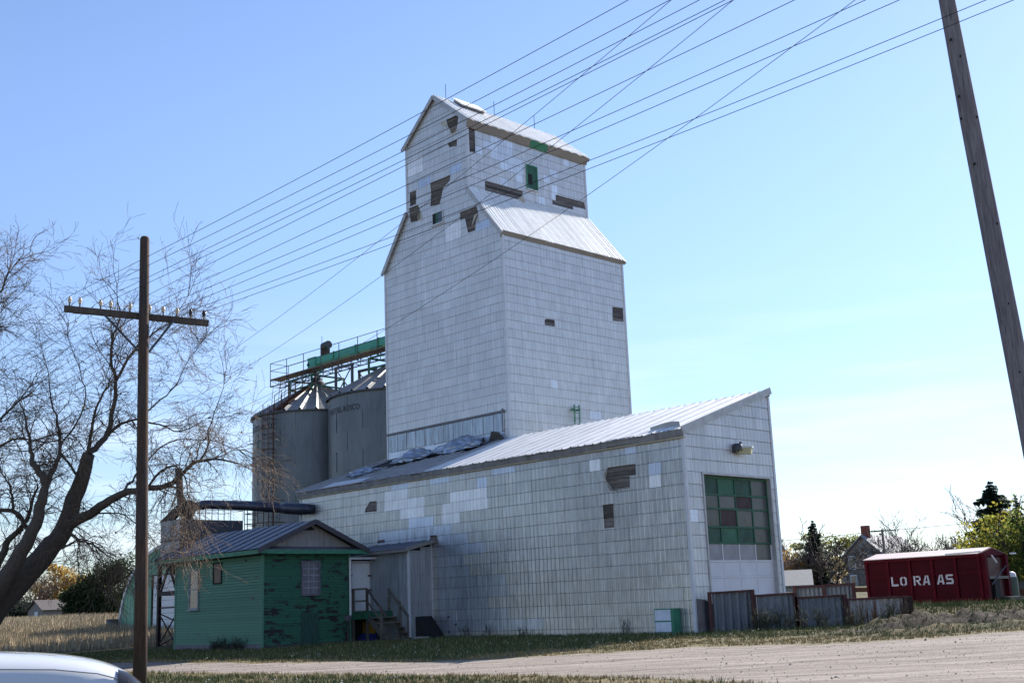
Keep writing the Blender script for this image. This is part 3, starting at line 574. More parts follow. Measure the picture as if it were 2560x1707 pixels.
# roof: deck, sheets, edges
rd=(-B*SW+Z*(He-Hr)); rl=rd.length; rdn=rd.normalized(); rn=Vector(A).cross(rdn); rn=rn if rn.z>0 else -rn
MB().prism([W(.12,SW,Hr-.06),W(.12,-.12,He-.1),W(-SL-.1,-.12,He-.1),W(-SL-.1,SW,Hr-.06)],rn*.045).obj('roof_deck',plain('deck_dark',(.035,.03,.03),.9,0,.4,3.),S)
n=30
for i in range(n):
    a=.14-(SL+.26)*i/n; b=.14-(SL+.26)*(i+1)/n+.006; top=0.
    if -23.3<(a+b)/2<-15.2:
        top=1.9+.35*math.sin(i*2.1)+(.0 if (a+b)/2>-19 else .9)   # sheets torn back along the tower
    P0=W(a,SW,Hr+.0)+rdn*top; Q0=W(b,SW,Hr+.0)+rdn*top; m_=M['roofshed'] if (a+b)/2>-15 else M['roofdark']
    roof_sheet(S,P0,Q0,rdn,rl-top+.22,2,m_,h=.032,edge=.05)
    if top: roof_sheet(S,W(a,SW,Hr+.0),W(b,SW,Hr+.0),rdn,.55,2,M['darkroof'],h=.04,edge=.1)
mb=MB()
for i in range(20):
    a=.14-(SL+.26)*i/20; b=.14-(SL+.26)*(i+1)/20; d=random.uniform(-.03,.03)
    mb.add([W(a,-.2,He-.04+d),W(b,-.2,He-.04+d),W(b,-.13,He-.27+d),W(a,-.13,He-.27+d)],[(0,1,2,3)]); mb.add([W(a,-.19,He-.03+d),W(b,-.19,He-.03+d),W(b,.2,He+.1),W(a,.2,He+.1)],[(0,1,2,3)])
mb.obj('eave_flashing',plain('eave_grey',(.26,.26,.27),.6,.2,.3,3.,0.,vec=(1,1,.3)),S)
MB().uvz(-SL-.1,.1,-.12,-.02,He-.33,He-.27).obj('eave_board',plain('eave_cream',(.42,.36,.26),.8,0,.25,4.),S)
mb=MB()
for u in(.13,-SL-.13): mb.beam(W(u,SW+.05,Hr-.0),W(u,-.2,He-.06),.06,.26,rn)
mb.split('rake_board',M['trim'],S)
MB().uvz(-14.5,.1,SW-.03,SW+.04,Hr-.22,Hr+.04).obj('ridge_flashing',M['trim'],S)
# curled-up strip near the eave corner
mb=MB(); pts=[]
for i in range(9):
    t=i/8; pts.append(W(-1.95+1.55*t,.55-.25*t+.2*math.sin(t*3),0)+Z*(He+.35+.10*math.sin(t*3.1)))
for i in range(8):
    p,q=pts[i],pts[i+1]; mb.add([p,q,q-Z*.24+B*.05,p-Z*.24+B*.05,p+B*.02,q+B*.02,q-Z*.24+B*.07,p-Z*.24+B*.07],[(0,1,2,3),(7,6,5,4),(0,4,5,1),(3,2,6,7)])
mb.obj('lifted_roof_edge',M['trim'],S)
# crumpled sheets of roofing lying along the tower foot
cr=plain('crumpled_tin',(.34,.38,.44),.30,.75,.3,1.6,.15)
def crumple(u0,u1,w,hh,label,seed,dv=0):
    r=random.Random(seed); nx,ny=40,36; V=[];F=[]; ph=[r.uniform(0,6) for _ in range(8)]
    for i in range(nx+1):
        s=i/nx; pin=math.sin(math.pi*(.06+.88*s))**.7; R=hh*pin*(.8+.22*math.sin(s*8+ph[0])+.12*abs(((s*3.3+ph[1])%1)-.5)); tw=.5*math.sin(s*3+ph[2])
        for j in range(ny+1):
            t=j/ny; a=math.pi*(1.02-.98*t)+tw*(t-.5); rib=.030*(1 if (t*6)%1>.72 else 0)+.02*math.sin(t*23+s*31+ph[3])+.035*abs(((s*7+t*1.7+ph[4])%1)-.5)
            rr=R*(1+.16*math.sin(t*5+s*6+ph[5]))+rib
            u=u0+(u1-u0)*s+.16*math.sin(t*4+ph[6])*pin; v=SW-.35-dv-w*.5+rr*1.15*math.cos(a)*(w/(2*hh))*.8-.18*math.sin(s*5+ph[7]); v=min(v,SW-.06); zr=He+(Hr-He)*min(v,SW)/SW+.08
            V.append(W(u,v,zr+max(0,rr*math.sin(a))+.012*math.sin(u*9+v*7)))
    for i in range(nx):
        for j in range(ny): q=i*(ny+1)+j; F.append((q,q+1,q+ny+2,q+ny+1))
    me=newmesh('crumpled_roof_sheet',V,F,cr); o=link('crumpled_roof_sheet',me,label=label,cat='roof sheet',group='crumpled sheets on the shed roof')
    md=o.modifiers.new('thickness','SOLIDIFY'); md.thickness=.008; return o
crumple(-19.3,-15.4,1.5,.62,'largest crumpled grey roof sheet with pale creases, at the tower foot near its corner',5)
crumple(-21.6,-18.9,1.5,.45,'middle crumpled bluish roof sheet lying on the shed roof below the flashing',9,.5)
crumple(-23.4,-20.9,1.4,.22,'lowest crumpled blue-grey roof sheet, nearest the left end of the shed roof',12,2.2)
mb=MB(); mb.prism([W(-15.9,SW-.35,Hr-.1),W(-14.95,SW-.2,Hr+.0),W(-15.2,SW-.3,Hr+.35),W(-15.6,SW-.4,Hr+.42)],B*.03); mb.prism([W(-16.6,SW-.4,Hr-.15),W(-16.1,SW-.3,Hr-.1),W(-16.3,SW-.3,Hr+.25)],B*.03); mb.obj('torn_board',M['boardsA'],S)
MB().prism([W(-22.2,-.2,He-.02),W(-19.0,-.22,He-.02),W(-19.0,.35,He+.22),W(-22.0,.4,He+.25)],rn*.03).obj('folded_edge_sheet',M['whitem'],S)
# overhead door
D=Face(O+A*(-.16),B,A,'door'); fr=MB()
for a in((.90,.98,-.3,5.62),(5.11,5.19,-.3,5.62),(.98,5.11,5.54,5.62)): fr.add(*slab(GB,*a,-.14,.06))
fr.obj('door_frame',M['trim'],S)
od=link('overhead_door',newmesh('overhead_door',*slab(D,.98,5.11,-.3,5.54,-.05,0),M['greend']),S)
rowsz=[5.48,4.85,4.34,3.68,3.10,2.45,1.88,1.2,-.3]
grn=plain('door_green',(.028,.125,.07),.6,0,.3,1.5,.2); grn2=plain('door_green_dirty',(.022,.075,.05),.6,0,.45,2.,.2); dgl=plain('door_glass_dusty',(.058,.062,.060),.3,0,.35,2.5); dbrn=plain('door_boarded_brown',(.07,.046,.045),.8,0,.3,2.)
wht=plain('door_white',(.66,.65,.68),.6,0,.12,1.2); gry=plain('door_plastic_grey',(.25,.25,.28),.35,0,.25,2.)
dgl2=plain('door_glass_grey',(.085,.088,.088),.3,0,.3,2.)
tab=[[grn2,grn,grn2,dgl],[dgl,dgl2,dbrn,dgl2],[dgl,dbrn,dgl,dgl2],[grn2,grn,grn2,dgl],[gry,gry,gry,dgl2],[wht]*4,[wht]*4,[wht]*4]
for r in range(8):
    zt,zb=rowsz[r]-.04,rowsz[r+1]+.04
    for c_ in range(4):
        a=1.03+c_*1.02; b=a+.96; m_=tab[r][c_]
        
        link('door_panel',newmesh('door_panel',*slab(D,a,b,zb,zt,.0,.03 if r>4 else .012),m_),od)
mb=MB(); mw=MB()
for r in range(9):
    t=mb if r<5 else mw; t.add(*slab(D,.98,5.11,rowsz[r]-.035,rowsz[r]+.035,.001,.045))
for c_ in range(5):
    a=.985+c_*1.02; mb.add(*slab(D,a-.005,a+.045,3.12,5.5,.002,.04)); mw.add(*slab(D,a-.005,a+.045,-.3,3.06,.002,.035))
mb.obj('door_rail',plain('door_rail_green',(.022,.105,.06),.6,0,.3,3.),od); mw.obj('door_rail',wht,od)
# loose bent sheet at the foot of the corner
mb=MB(); 
for i in range(8):
    t0,t1=i/8,(i+1)/8; f=lambda t:(.03+.9*t,1.15-.55*t*t,.06+.30*math.sin(t*2.2))
    a0,z0_,o0=f(t0); a1,z1_,o1=f(t1); mb.add([GB.P(a0,-.2,o0),GB.P(a1,-.2,o1),GB.P(a1,z1_,o1),GB.P(a0,z0_,o0)],[(0,1,2,3)])
mb.obj('bent_skirt_sheet',plain('bent_dark_tin',(.09,.09,.11),.35,.5,.3),S)
# low hatch with hinges
hb=link('hatch',newmesh('hatch',*slab(GA,-13.12,-12.62,-.1,.98,.03,.06),M['galvA']),S); mb=MB()
for s,z in((-13.1,.82),(-13.1,.2),(-12.65,.5)): mb.add(*slab(GA,s-.06,s+.06,z-.03,z+.03,.06,.08))
mb.obj('hinge',M['dsteel'],hb); MB().add(*slab(GA,-13.2,-12.55,.99,1.05,.03,.1)).obj('hatch_rail',M['trim'],S)
lt=empty('wall_lamp','old sodium yard lamp with yellowed lens on the shed end wall above the big door','lamp',GB.P(3.0,6.55,0))
MB().add(*slab(GB,2.86,3.04,6.42,6.66,.03,.20)).obj('bracket',M['dsteel'],lt)
mb=MB(); mb.lathe((0,0,0),[(.001,.24),(.15,.24),(.2,.15),(.2,0)],12); me=newmesh('lamp_housing',[GB.P(3.05,6.52,.14)+Vector(p) for p in mb.v],mb.f,M['dsteel'],True); link('lamp_housing',me,lt)
MB().prism([GB.P(3.0,6.4,.12),GB.P(3.0,6.62,.12),GB.P(3.52,6.62,.42),GB.P(3.5,6.38,.4)],B*.26-A*.12).obj('lamp_lens',plain('yellowed_lens',(.42,.40,.22),.3,0,.15,4.),lt)
MB().prism([GB.P(2.98,6.63,.1),GB.P(3.0,6.68,.1),GB.P(3.56,6.68,.44),GB.P(3.56,6.63,.44)],B*.3-A*.14).obj('lamp_cap',M['white'],lt)
MB().tube([GB.P(3.1,6.68,.25),GB.P(3.1,6.82,.25)],.045,8).obj('photocell',M['dsteel'],lt)
# white two-part board in a green box frame against the wall
bd=empty('sign_box','green framed box with two blank white panels standing by the shed corner','sign',W(-1.0,-.3,0))
FB_=Face(O+B*(-.45),A,-B,'x'); z_=-.04
MB().add(*slab(FB_,-1.47,-.62,z_,.86,-.40,0)).obj('box',M['green'],bd)
for a in((.06,.40),(.45,.82)): link('white_panel',newmesh('white_panel',*slab(FB_,-1.43,-.72,a[0],a[1],.001,.02),plain('panel_white_bluish',(.62,.66,.74),.4)),bd)
# ------------------------------------------------------------------ entry porch, steps, hopper cover
Pp=empty('entry_porch','small corrugated grey entry porch with white door between green office and shed','porch',W(-16,-1.3,0))
FP=Face(O+B*(-1.3),A,-B,'p'); FD=Face(O+A*(-16.9),B,A,'d'); FS=Face(O+A*(-14.2),B,A,'s')
c=MB(); c.prism([W(-14.24,v,z) for v,z in((-1.26,-.4),(0,-.4),(0,3.98),(-1.26,3.66))],-A*2.62); c.prism([W(-16.9,v,z) for v,z in((-2.6,-.4),(-1.3,-.4),(-1.3,3.6),(-2.6,3.5))],-A*1.4); c.obj('wall',M['black'],Pp)
for i in range(4):
    a=-16.88+i*.67; link('wall_sheet',newmesh('wall_sheet',*slab(FP,a,a+.655,-.3,3.68,.0,.03),M['corrA']),Pp)
for i in range(2): link('wall_sheet',newmesh('wall_sheet',*slab(FS,-1.3+i*.65,-.66+i*.65,-.3,3.66+i*.15,.0,.03),M['corrB']),Pp)
mb=MB(); mb.uvz(-14.23,-14.15,-1.36,-1.27,-.2,3.7); mb.uvz(-14.25,-14.14,-.06,-.03,-.2,3.95); mb.split('corner_trim',M['whitem'],Pp)
for i in range(5):
    a=-14.0-i*.86; roof_sheet(Pp,W(a,.0,4.08),W(a-.85,.0,4.08),(-B*1.62-Z*.38).normalized(),1.68,2,M['darkroof'],h=.03)
mb=MB(); mb.uvz(-17.9,-13.98,-1.62,-1.58,3.60,3.74); mb.prism([W(-13.97,-1.6,3.62),W(-13.97,-1.6,3.78),W(-13.97,.0,4.14),W(-13.97,.0,3.98)],A*.03); mb.obj('eave_board',plain('grey_boards',(.25,.24,.23),.8),Pp)
df=link('door_frame',newmesh('door_frame',*slab(FD,-2.47,-1.22,1.2,3.36,.01,.05),plain('door_frame_white',(.50,.48,.50),.6)),Pp)
dd=link('door',newmesh('door',*slab(FD,-2.36,-1.42,1.24,3.24,.051,.08),M['white']),Pp)
mb=MB()
for s,z in((-2.42,2.75),(-1.42,2.72),(-1.42,2.1)): mb.add(*slab(FD,s-.09,s+.07,z-.03,z+.03,.081,.11))
mb.obj('hinge',M['rust'],dd)
MB().add(*slab(FD,-2.55,-2.47,.3,3.5,.0,.06)).obj('side_board',plain('brown_board',(.10,.06,.055),.8,0,.3),Pp)
mb=MB(); mb.beam(W(-16.45,-2.78,3.44),W(-16.45,-1.25,3.46),.09,.09); mb.obj('canopy_rail',M['whitem'],Pp)
MB().beam(W(-16.5,-2.68,.95),W(-16.5,-2.68,3.4),.085,.085).obj('downpipe',M['white'],Pp)
St=empty('wooden_steps','grey wooden landing and steps with handrails leading to the white porch door','steps',W(-15.6,-2,0))
MB().uvz(-16.85,-15.35,-2.62,-1.36,1.12,1.18).obj('landing',M['wood'],St)
mb=MB(); mb.uvz(-16.85,-15.33,-2.67,-2.62,.86,1.18); mb.uvz(-15.35,-15.30,-2.62,-1.36,.86,1.18); mb.split('landing_fascia',M['greend'],St)
for v in(-2.62,-1.38): MB().prism([W(-15.35,v,1.1),W(-15.35,v,.8),W(-14.15,v,-.2),W(-13.95,v,-.1)],B*.05).obj('stringer',M['wood'],St)
for i in range(5): u=-15.2+.26*i; z=.93-.225*i; MB().uvz(u-.02,u+.27,-2.57,-1.38,z-.04,z).obj('tread',M['wood'],St)
for u,v,z0,z1 in ((-16.4,-2.6,-.3,2.15),(-15.42,-2.6,-.3,2.12),(-14.45,-2.6,-.3,1.35),(-15.5,-1.36,1.1,2.1),(-14.75,-1.36,-.2,1.55),(-14.2,-1.36,-.2,1.0),(-16.75,-2.6,-.3,2.15),(-15.35,-1.9,-.3,1.1)): MB().uvz(u-.045,u+.045,v-.045,v+.045,z0,z1).obj('post',M['wood'],St)
mb=MB(); mb.beam(W(-16.75,-2.6,2.12),W(-15.42,-2.6,2.12),.05,.09); mb.beam(W(-16.75,-2.6,1.62),W(-15.42,-2.6,1.62),.04,.07); mb.beam(W(-15.42,-2.6,2.1),W(-14.1,-2.6,.95),.05,.09); mb.beam(W(-15.42,-2.6,1.6),W(-14.4,-2.6,.7),.04,.07); mb.beam(W(-15.55,-1.36,2.1),W(-14.2,-1.36,.9),.05,.1); mb.split('handrail',M['wood'],St)
yb=MB(); yb.prism([W(-17.3,-1.75,-.2),W(-16.05,-1.75,-.2),W(-16.05,-1.75,.45),W(-16.5,-1.75,.75),W(-17.3,-1.75,.75)],B*.05); o=yb.obj('yellow_board',plain('yellow_plastic',(.24,.14,.012),.6),label='yellow board leaning under the landing behind the blue tub',cat='board')
mb=MB(); mb.prism([W(-17.2,-2.05,-.25),W(-15.9,-2.05,-.25),W(-15.85,-2.05,.24),W(-16.5,-2.05,.27),W(-17.1,-2.05,.05)],B*.28); mb.obj('blue_tub',plain('blue_plastic',(.02,.03,.16),.45),label='dark blue plastic tub on the grass under the landing',cat='tub')
mb=MB(); mb.prism([W(-15.3,-1.0,-.2),W(-13.25,-1.0,-.1),W(-14.35,-1.0,1.08),W(-15.3,-1.0,1.1)],B*.9)
hc=empty('hopper_cover','black slant-sided hopper cover at the shed wall behind the steps','cover',W(-14.5,-.6,0)); mb.obj('cover',plain('tar_black',(.014,.013,.013),.75),hc); MB().uvz(-15.2,-13.3,-1.12,-1.01,-.15,.06).obj('sill',M['concrete'],hc)
# ------------------------------------------------------------------ green office
Of=empty('green_office','low green clapboard elevator office with grey gable roof and peeling paint','office',W(-16.6,-7,-.2))
u0,u1,v0,v1,zb_,zt_=-23.8,-16.6,-7.0,-2.62,-.25,3.66
MB().uvz(u0+.05,u1-.05,v0+.05,v1-.05,-.5,zt_).obj('wall',M['black'],Of)
FOa=Face(O+B*v0,A,-B,'oa'); FOb=Face(O+A*u1,B,A,'ob'); FOc=Face(O+A*u0,B,-A,'oc')
def laps(face,s0,s1,z0,z1,mat,ex=.118,name='siding_board',holes=()):
    n=int((z1-z0)/ex)
    for i in range(n):
        za=z0+i*ex; zb=za+ex*1.02
        V=[face.P(s0,za,.036),face.P(s1,za,.036),face.P(s1,zb,.004),face.P(s0,zb,.004),face.P(s0,za,-.01),face.P(s1,za,-.01)]
        F=[(0,1,2,3),(4,5,1,0)]
        if face.X.cross(Z).dot(face.N)<0: F=[f[::-1] for f in F]
        link(name,newmesh(name,V,F,mat),Of)
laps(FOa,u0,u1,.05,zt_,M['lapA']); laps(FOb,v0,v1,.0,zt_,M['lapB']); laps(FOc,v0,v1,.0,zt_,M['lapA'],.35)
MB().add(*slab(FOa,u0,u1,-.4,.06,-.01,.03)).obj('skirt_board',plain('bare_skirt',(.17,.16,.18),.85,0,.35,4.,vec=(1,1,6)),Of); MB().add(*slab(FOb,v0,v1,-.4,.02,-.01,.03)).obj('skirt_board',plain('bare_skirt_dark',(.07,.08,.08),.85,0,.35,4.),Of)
mb=MB(); mb.uvz(u1-.05,u1+.045,v0-.045,v0+.05,-.35,zt_); mb.uvz(u1-.05,u1+.04,v1-.08,v1+.03,-.3,zt_); mb.uvz(u0-.04,u0+.06,v0-.04,v0+.05,-.2,zt_); mb.split('corner_board',M['lapA'],Of)
ezv0,ezv1,eu0,eu1=-7.42,-1.92,-24.9,-16.22; rz=4.98; rv=(ezv0+ezv1)/2; ez=3.80
for sgn,vE in((-1,ezv0),(1,ezv1)):
    d=(B*(vE-rv)+Z*(ez-rz)); L=d.length; d.normalize()
    for i in range(10):
        a=eu0+(eu1-eu0)*i/10; b=eu0+(eu1-eu0)*(i+1)/10; roof_sheet(Of,W(a,rv,rz+.02),W(b,rv,rz+.02),d,L+.03,1,M['darkroof'],h=.004)
mb=MB(); mb.uvz(eu0,eu1,ezv0-.02,ezv0+.03,ez-.17,ez+.01); mb.uvz(eu0,eu1,ezv1-.03,ezv1+.02,ez-.17,ez+.01); mb.uvz(eu1-.05,eu1+.0,ezv0+.03,ezv1-.03,ez-.17,ez-.0); mb.split('fascia_board',plain('fascia_green',(.06,.23,.14),.6,0,.3,3.,vec=(1,1,4)),Of)
mb=MB(); mb.uvz(eu0,eu1,ezv0+.03,v0,ez-.17,ez-.14); mb.uvz(u1,eu1-.05,ezv0+.03,ezv1-.03,ez-.17,ez-.14); mb.split('soffit',M['greend'],Of)
MB().prism([W(u1,v,z) for v,z in((ezv0+.05,ez-.1),(ezv1-.05,ez-.1),(rv,rz-.03))],-A*.05).obj('gable_wall',M['gablebd'],Of)
MB().prism([W(u0,v,z) for v,z in((ezv0+.05,ez-.1),(ezv1-.05,ez-.1),(rv,rz-.03))],A*.05).obj('gable_wall',M['gablebd'],Of)
MB().prism([W(u1,ezv0+.05,ez+.13),W(u1,ezv1-.05,ez+.13),W(eu1-.02,ezv1-.05,ez+.0),W(eu1-.02,ezv0+.05,ez+.0)],Z*.02).obj('pent_roof',M['darkroof'],Of)
mb=MB()
for vE in(ezv0-.05,ezv1+.05): mb.beam(W(eu1+.03,rv,rz+.0),W(eu1+.03,vE,ez-.05),.05,.2,A.cross(B)); mb.beam(W(eu0-.03,rv,rz+.0),W(eu0-.03,vE,ez-.05),.05,.2,A.cross(B))
mb.split('rake_board',plain('rake_dark_purple',(.085,.075,.085),.75,0,.2),Of)
MB().prism([W(u1,v,z) for v,z in((rv-.38,rz-.36),(rv+.22,rz-.33),(rv,rz-.16))],A*.03).obj('gable_vent',M['black'],Of)
wf=plain('window_frame_worn',(.16,.14,.17),.7,0,.25,5.); wfw=plain('window_frame_white',(.30,.30,.34),.65,0,.2,5.)
curt=plain('pane_with_curtain',(.13,.13,.16),.12,0,.25,2.5,0,.8,(1,1,.4)); curt2=plain('pane_with_lace',(.21,.17,.16),.12,0,.6,9.,0,.7,(1,1,.5))
window(Of,FOb,-5.08,-4.28,1.98,3.28,wf,curt,5,3,.07,.08,sash=wfw)
w=window(Of,FOa,-22.45,-21.75,1.62,3.2,wfw,curt2,2,1,.05,.07); MB().add(*slab(FOa,-22.55,-21.65,1.5,1.57,.0,.13)).obj('sill',wfw,w)
w=window(Of,FOa,-20.42,-19.82,2.62,3.42,M['black'],plain('brown_pane',(.075,.033,.02),.4,0,.5,3.),1,1,.06,.06)  # pane is a mottled dark brown
MB().add(*slab(FOb,-5.15,-4.3,-.1,1.22,.03,.045)).obj('hatch_board',plain('bare_patch_boards',(.035,.085,.065),.85,0,.4,3.,vec=(8,8,1)),Of)
MB().tube([W(u1+.12,-2.85,-.1),W(u1+.12,-2.85,.95)],.04,8).obj('pipe',M['dsteel'],Of); MB().uvz(u1+.03,u1+.2,-2.97,-2.72,.82,1.05).obj('meter_box',M['trimd'],Of)
MB().tube([FOa.P(-17.9,3.45,.0),FOa.P(-17.9,3.45,.06)],.07,10).obj('round_vent',M['dsteel'],Of)
# ------------------------------------------------------------------ steel bins
bm_=NM('bin_steel',.42,.55); s_z=bm_.z(); cor=bm_.ma('SINE',bm_.ma('MULTIPLY',s_z,2*math.pi/.105)); nn=bm_.noise(.9,(1,1,.4),4,.6); n2=bm_.noise(5,(1,1,.15),4,.6)
bm_.base(bm_.mul((.125,.137,.148),bm_.ma('MULTIPLY',bm_.ma('MULTIPLY',bm_.mr(nn,.3,.7,.82,1.1),bm_.mr(n2,.3,.7,.86,1.1)),bm_.mr(bm_.rnd(),0,1,.93,1.07)))); bm_.bump(cor,.12,.01); BM=bm_.m
rfm=plain('bin_roof_steel',(.24,.24,.235),.5,.3,.2,1.5); dk=plain('stencil_grey',(.018,.02,.024),.7)
def text_mesh(txt,size,space=1.):
    cu=bpy.data.curves.new('lettering','FONT'); cu.body=txt; cu.size=size; cu.space_character=space; cu.resolution_u=3; o=bpy.data.objects.new('t',cu); COL.objects.link(o); bpy.context.view_layer.update()
    me=bpy.data.meshes.new_from_object(o.evaluated_get(bpy.context.evaluated_depsgraph_get())); bpy.data.objects.remove(o); bpy.data.curves.remove(cu); return me
def silo(u,r,zE,zA,label,zb,tz0,arc0):
    c=W(u,10,0); s=empty('grain_bin',label,'grain bin',c,group='corrugated steel grain bins behind the elevator')
    nr=12; hgt=(zE-zb)/nr
    for i in range(nr):
        rr=r+(.008 if i%2 else 0); mb=MB(); mb.lathe(c,[(rr,zb+hgt*i),(rr,zb+hgt*(i+1)+.015)],64); mb.obj('wall_ring',BM,s,True)
    mb=MB()
    for k in range(12):
        a=k*math.pi/6+.1
        for i in range(nr):
            aa=a+(.26 if i%2 else 0); p=c+Vector((math.cos(aa),math.sin(aa),0))*(r+.008); mb.beam(p+Z*(zb+hgt*i),p+Z*(zb+hgt*(i+1)),.03,.03,Vector((math.cos(aa),math.sin(aa),0)))
    mb.obj('lap_seams',BM,s,kind='stuff')
    N=26; ro=r+.14
    for k in range(N):
        a0=2*math.pi*k/N; a1=2*math.pi*(k+1)/N
        pt=lambda a,rad,z:c+Vector((math.cos(a)*rad,math.sin(a)*rad,z))
        da=.035; V=[pt(a0,ro,zE-.06),pt(a0+da,ro,zE+.10),pt(a0+2*da,ro,zE-.06),pt(a1,ro,zE-.06),pt(a0,.45,zA-.15),pt(a0+da*2.2,.45,zA-.04),pt(a0+da*4.4,.45,zA-.15),pt(a1,.45,zA-.15)]
        F=[(0,1,5,4),(1,2,6,5),(2,3,7,6)]; link('roof_panel',newmesh('roof_panel',V,F,rfm),s)
    mb=MB(); mb.lathe(c,[(.5,zA-.16),(.5,zA+.05),(.36,zA+.18),(.36,zA+.34),(.01,zA+.36)],16); mb.obj('roof_cap',M['dsteel'],s)
    mb=MB(); mb.lathe(c,[(ro+.0,zE-.12),(ro+.02,zE-.12),(ro+.02,zE-.04),(ro,zE-.04)],56); mb.obj('eave_ring',M['dsteel'],s)
    # lettering bent round the wall
    me=text_mesh('WESTEEL-ROSCO',.46,1.05); xs_=[v.co.x for v in me.vertices]; wid=max(xs_); 
    for v in me.vertices:
        a=arc0+(v.co.x/wid*2.95)/r; h=v.co.y; rad=r+.022; p=c+Vector((math.cos(a)*rad,math.sin(a)*rad,tz0+h)); v.co=p
    me.materials.append(dk); link('lettering',me,s); return s
def arc_of(u,px0):  # world angle of the wall point seen at a given bearing offset on the left flank
    c=W(u,10,0); base=math.atan2(-c.y,-c.x); return base-px0
s1=silo(-37.4,4.05,13.45,15.75,'left corrugated steel grain bin with ladder cage, farther from the tower',.0,12.55-.1,arc_of(-37.4,1.42))
s2=silo(-28.9,4.15,13.45,15.75,'right corrugated steel grain bin, standing next to the elevator tower',.0,12.35,arc_of(-28.9,1.27))
c1=W(-37.4,10,0); ang=math.atan2(-c1.y,-c1.x)-.72
pd=Vector((math.cos(ang),math.sin(ang),0)); sdv=Vector((-pd.y,pd.x,0)); mb=MB()
for k in(-.2,.2): mb.tube([c1+pd*4.2+sdv*k+Z*6.0,c1+pd*4.2+sdv*k+Z*13.9],.025,4)
for i in range(26): mb.tube([c1+pd*4.2-sdv*.2+Z*(6.1+.3*i),c1+pd*4.2+sdv*.2+Z*(6.1+.3*i)],.014,4)
mb.obj('ladder',M['rust'],s1); mb=MB()
for z in np.arange(8.2,13.8,.95):
    mb.tube([c1+pd*(4.2+.7*math.sin(t))+sdv*.36*math.cos(t)+Z*float(z) for t in np.linspace(0,math.pi,8)],.02,4)
for t in np.linspace(.3,math.pi-.3,5): mb.tube([c1+pd*(4.2+.7*math.sin(t))+sdv*.36*math.cos(t)+Z*8.2,c1+pd*(4.2+.7*math.sin(t))+sdv*.36*math.cos(t)+Z*13.8],.014,4)
mb.obj('ladder_cage',M['rust'],s1)
mb=MB(); mb.box(c1+pd*4.75+Z*6.0,pd*.55,sdv*1.2,Z*.05)
for k in(-1.15,-.4,.4,1.15): mb.tube([c1+pd*5.25+sdv*k+Z*6,c1+pd*5.25+sdv*k+Z*7.9],.025,4)
for z in(6.6,7.2,7.9): mb.tube([c1+pd*4.2-sdv*1.15+Z*z,c1+pd*5.25-sdv*1.15+Z*z,c1+pd*5.25+sdv*1.15+Z*z,c1+pd*4.2+sdv*1.15+Z*z],.022,4)
mb.obj('ladder_platform',M['rust'],s1); MB().box(c1+pd*4.18+Z*4.6,pd*.12,sdv*.62,Z*1.1).obj('side_hatch',plain('hatch_stained',(.16,.14,.11),.7,.3,.4),s1)
# roof stair clutter on the left bin
mb=MB(); a2=ang+.1; pr_=Vector((math.cos(a2),math.sin(a2),0)); 
for i in range(16):
    t=i/15; q=c1+pr_*(4.1-3.6*t)+Z*(13.55+2.1*t); sv=Vector((-pr_.y,pr_.x,0))
    mb.beam(q-sv*.25,q+sv*.25,.22,.04); 
    if i%3==0:
        for k in(-.25,.25): mb.tube([q+sv*k,q+sv*k+Z*.9],.02,4)
for k in(-.25,.25):
    for h in(.05,.5,.9): mb.tube([c1+pr_*4.1+Vector((-pr_.y,pr_.x,0))*k+Z*(13.55+h),c1+pr_*.5+Vector((-pr_.y,pr_.x,0))*k+Z*(15.65+h)],.022,4)
mb.obj('roof_stair',M['rust'],s1)
# conveyor and catwalk above the bins
Cv=empty('overhead_conveyor','green overhead grain conveyor running from the tower across the bins','conveyor',W(-31,10,17))
MB().uvz(-37.8,-24.3,9.78,10.22,16.98,17.46).obj('trough',M['greenl'],Cv)
for i in range(6): a=-37.6+i*2.35; MB().uvz(a,a+.06,9.74,10.26,16.95,17.5).obj('flange',M['green'],Cv)
MB().uvz(-38.05,-37.2,9.72,10.28,16.5,17.5).obj('tail_box',M['greenl'],Cv); mb=MB(); mb.tube([W(-38.06,9.85,17.05),W(-37.9,9.7,17.05)],.12,8); mb.obj('bearing',M['black'],Cv)
mb=MB(); mb.uvz(-36.7,-36.2,9.8,10.2,17.5,18.0); mb.obj('motor_mount',M['redsteel'],Cv); mb=MB(); mb.tube([W(-36.2,9.7,17.95),W(-35.6,9.7,18.0)],.26,10); mb.obj('motor',M['dsteel'],Cv)
for u in(-37.4,-28.9): MB().tube([W(u,10,16.1),W(u,10,17.0)],.2,10).obj('spout',M['steel'],Cv)
for i in range(5): a=-35.4+2.1*i; mb=MB(); mb.uvz(a,a+.7,9.7,9.85,16.8,16.98); mb.uvz(a,a+.06,9.7,10.3,16.6,17.0); mb.obj('bracket',M['green'],Cv)
Cw=empty('catwalk','rusty grating catwalk with thin railings beside the green conveyor above the bins','catwalk',W(-33,9,16.6))
MB().uvz(-41.2,-24.3,8.9,9.7,16.46,16.54).obj('deck',M['grating'],Cw)
mb=MB()
for v in(8.92,9.68): mb.uvz(-41.2,-24.3,v-.03,v+.03,16.0,16.06)
for i in range(19):
    a=-41.2+i*1.0; 
    for v in(8.92,9.68): mb.tube([W(a,v,16.46),W(a,v,16.03)],.025,4); mb.tube([W(a,v,16.46),W(a+1 if a<-25 else a,v,16.03)],.018,4)
    mb.tube([W(a,8.92,16.03),W(a,9.68,16.03)],.02,4)
mb.obj('truss',M['dsteel'],Cw)
for v in(8.9,):
    for i in range(10): a=-41.2+i*1.95; MB().tube([W(a,v,16.0),W(a,v,17.62)],.024,4).obj('rail_post',M['dsteel'],Cw)
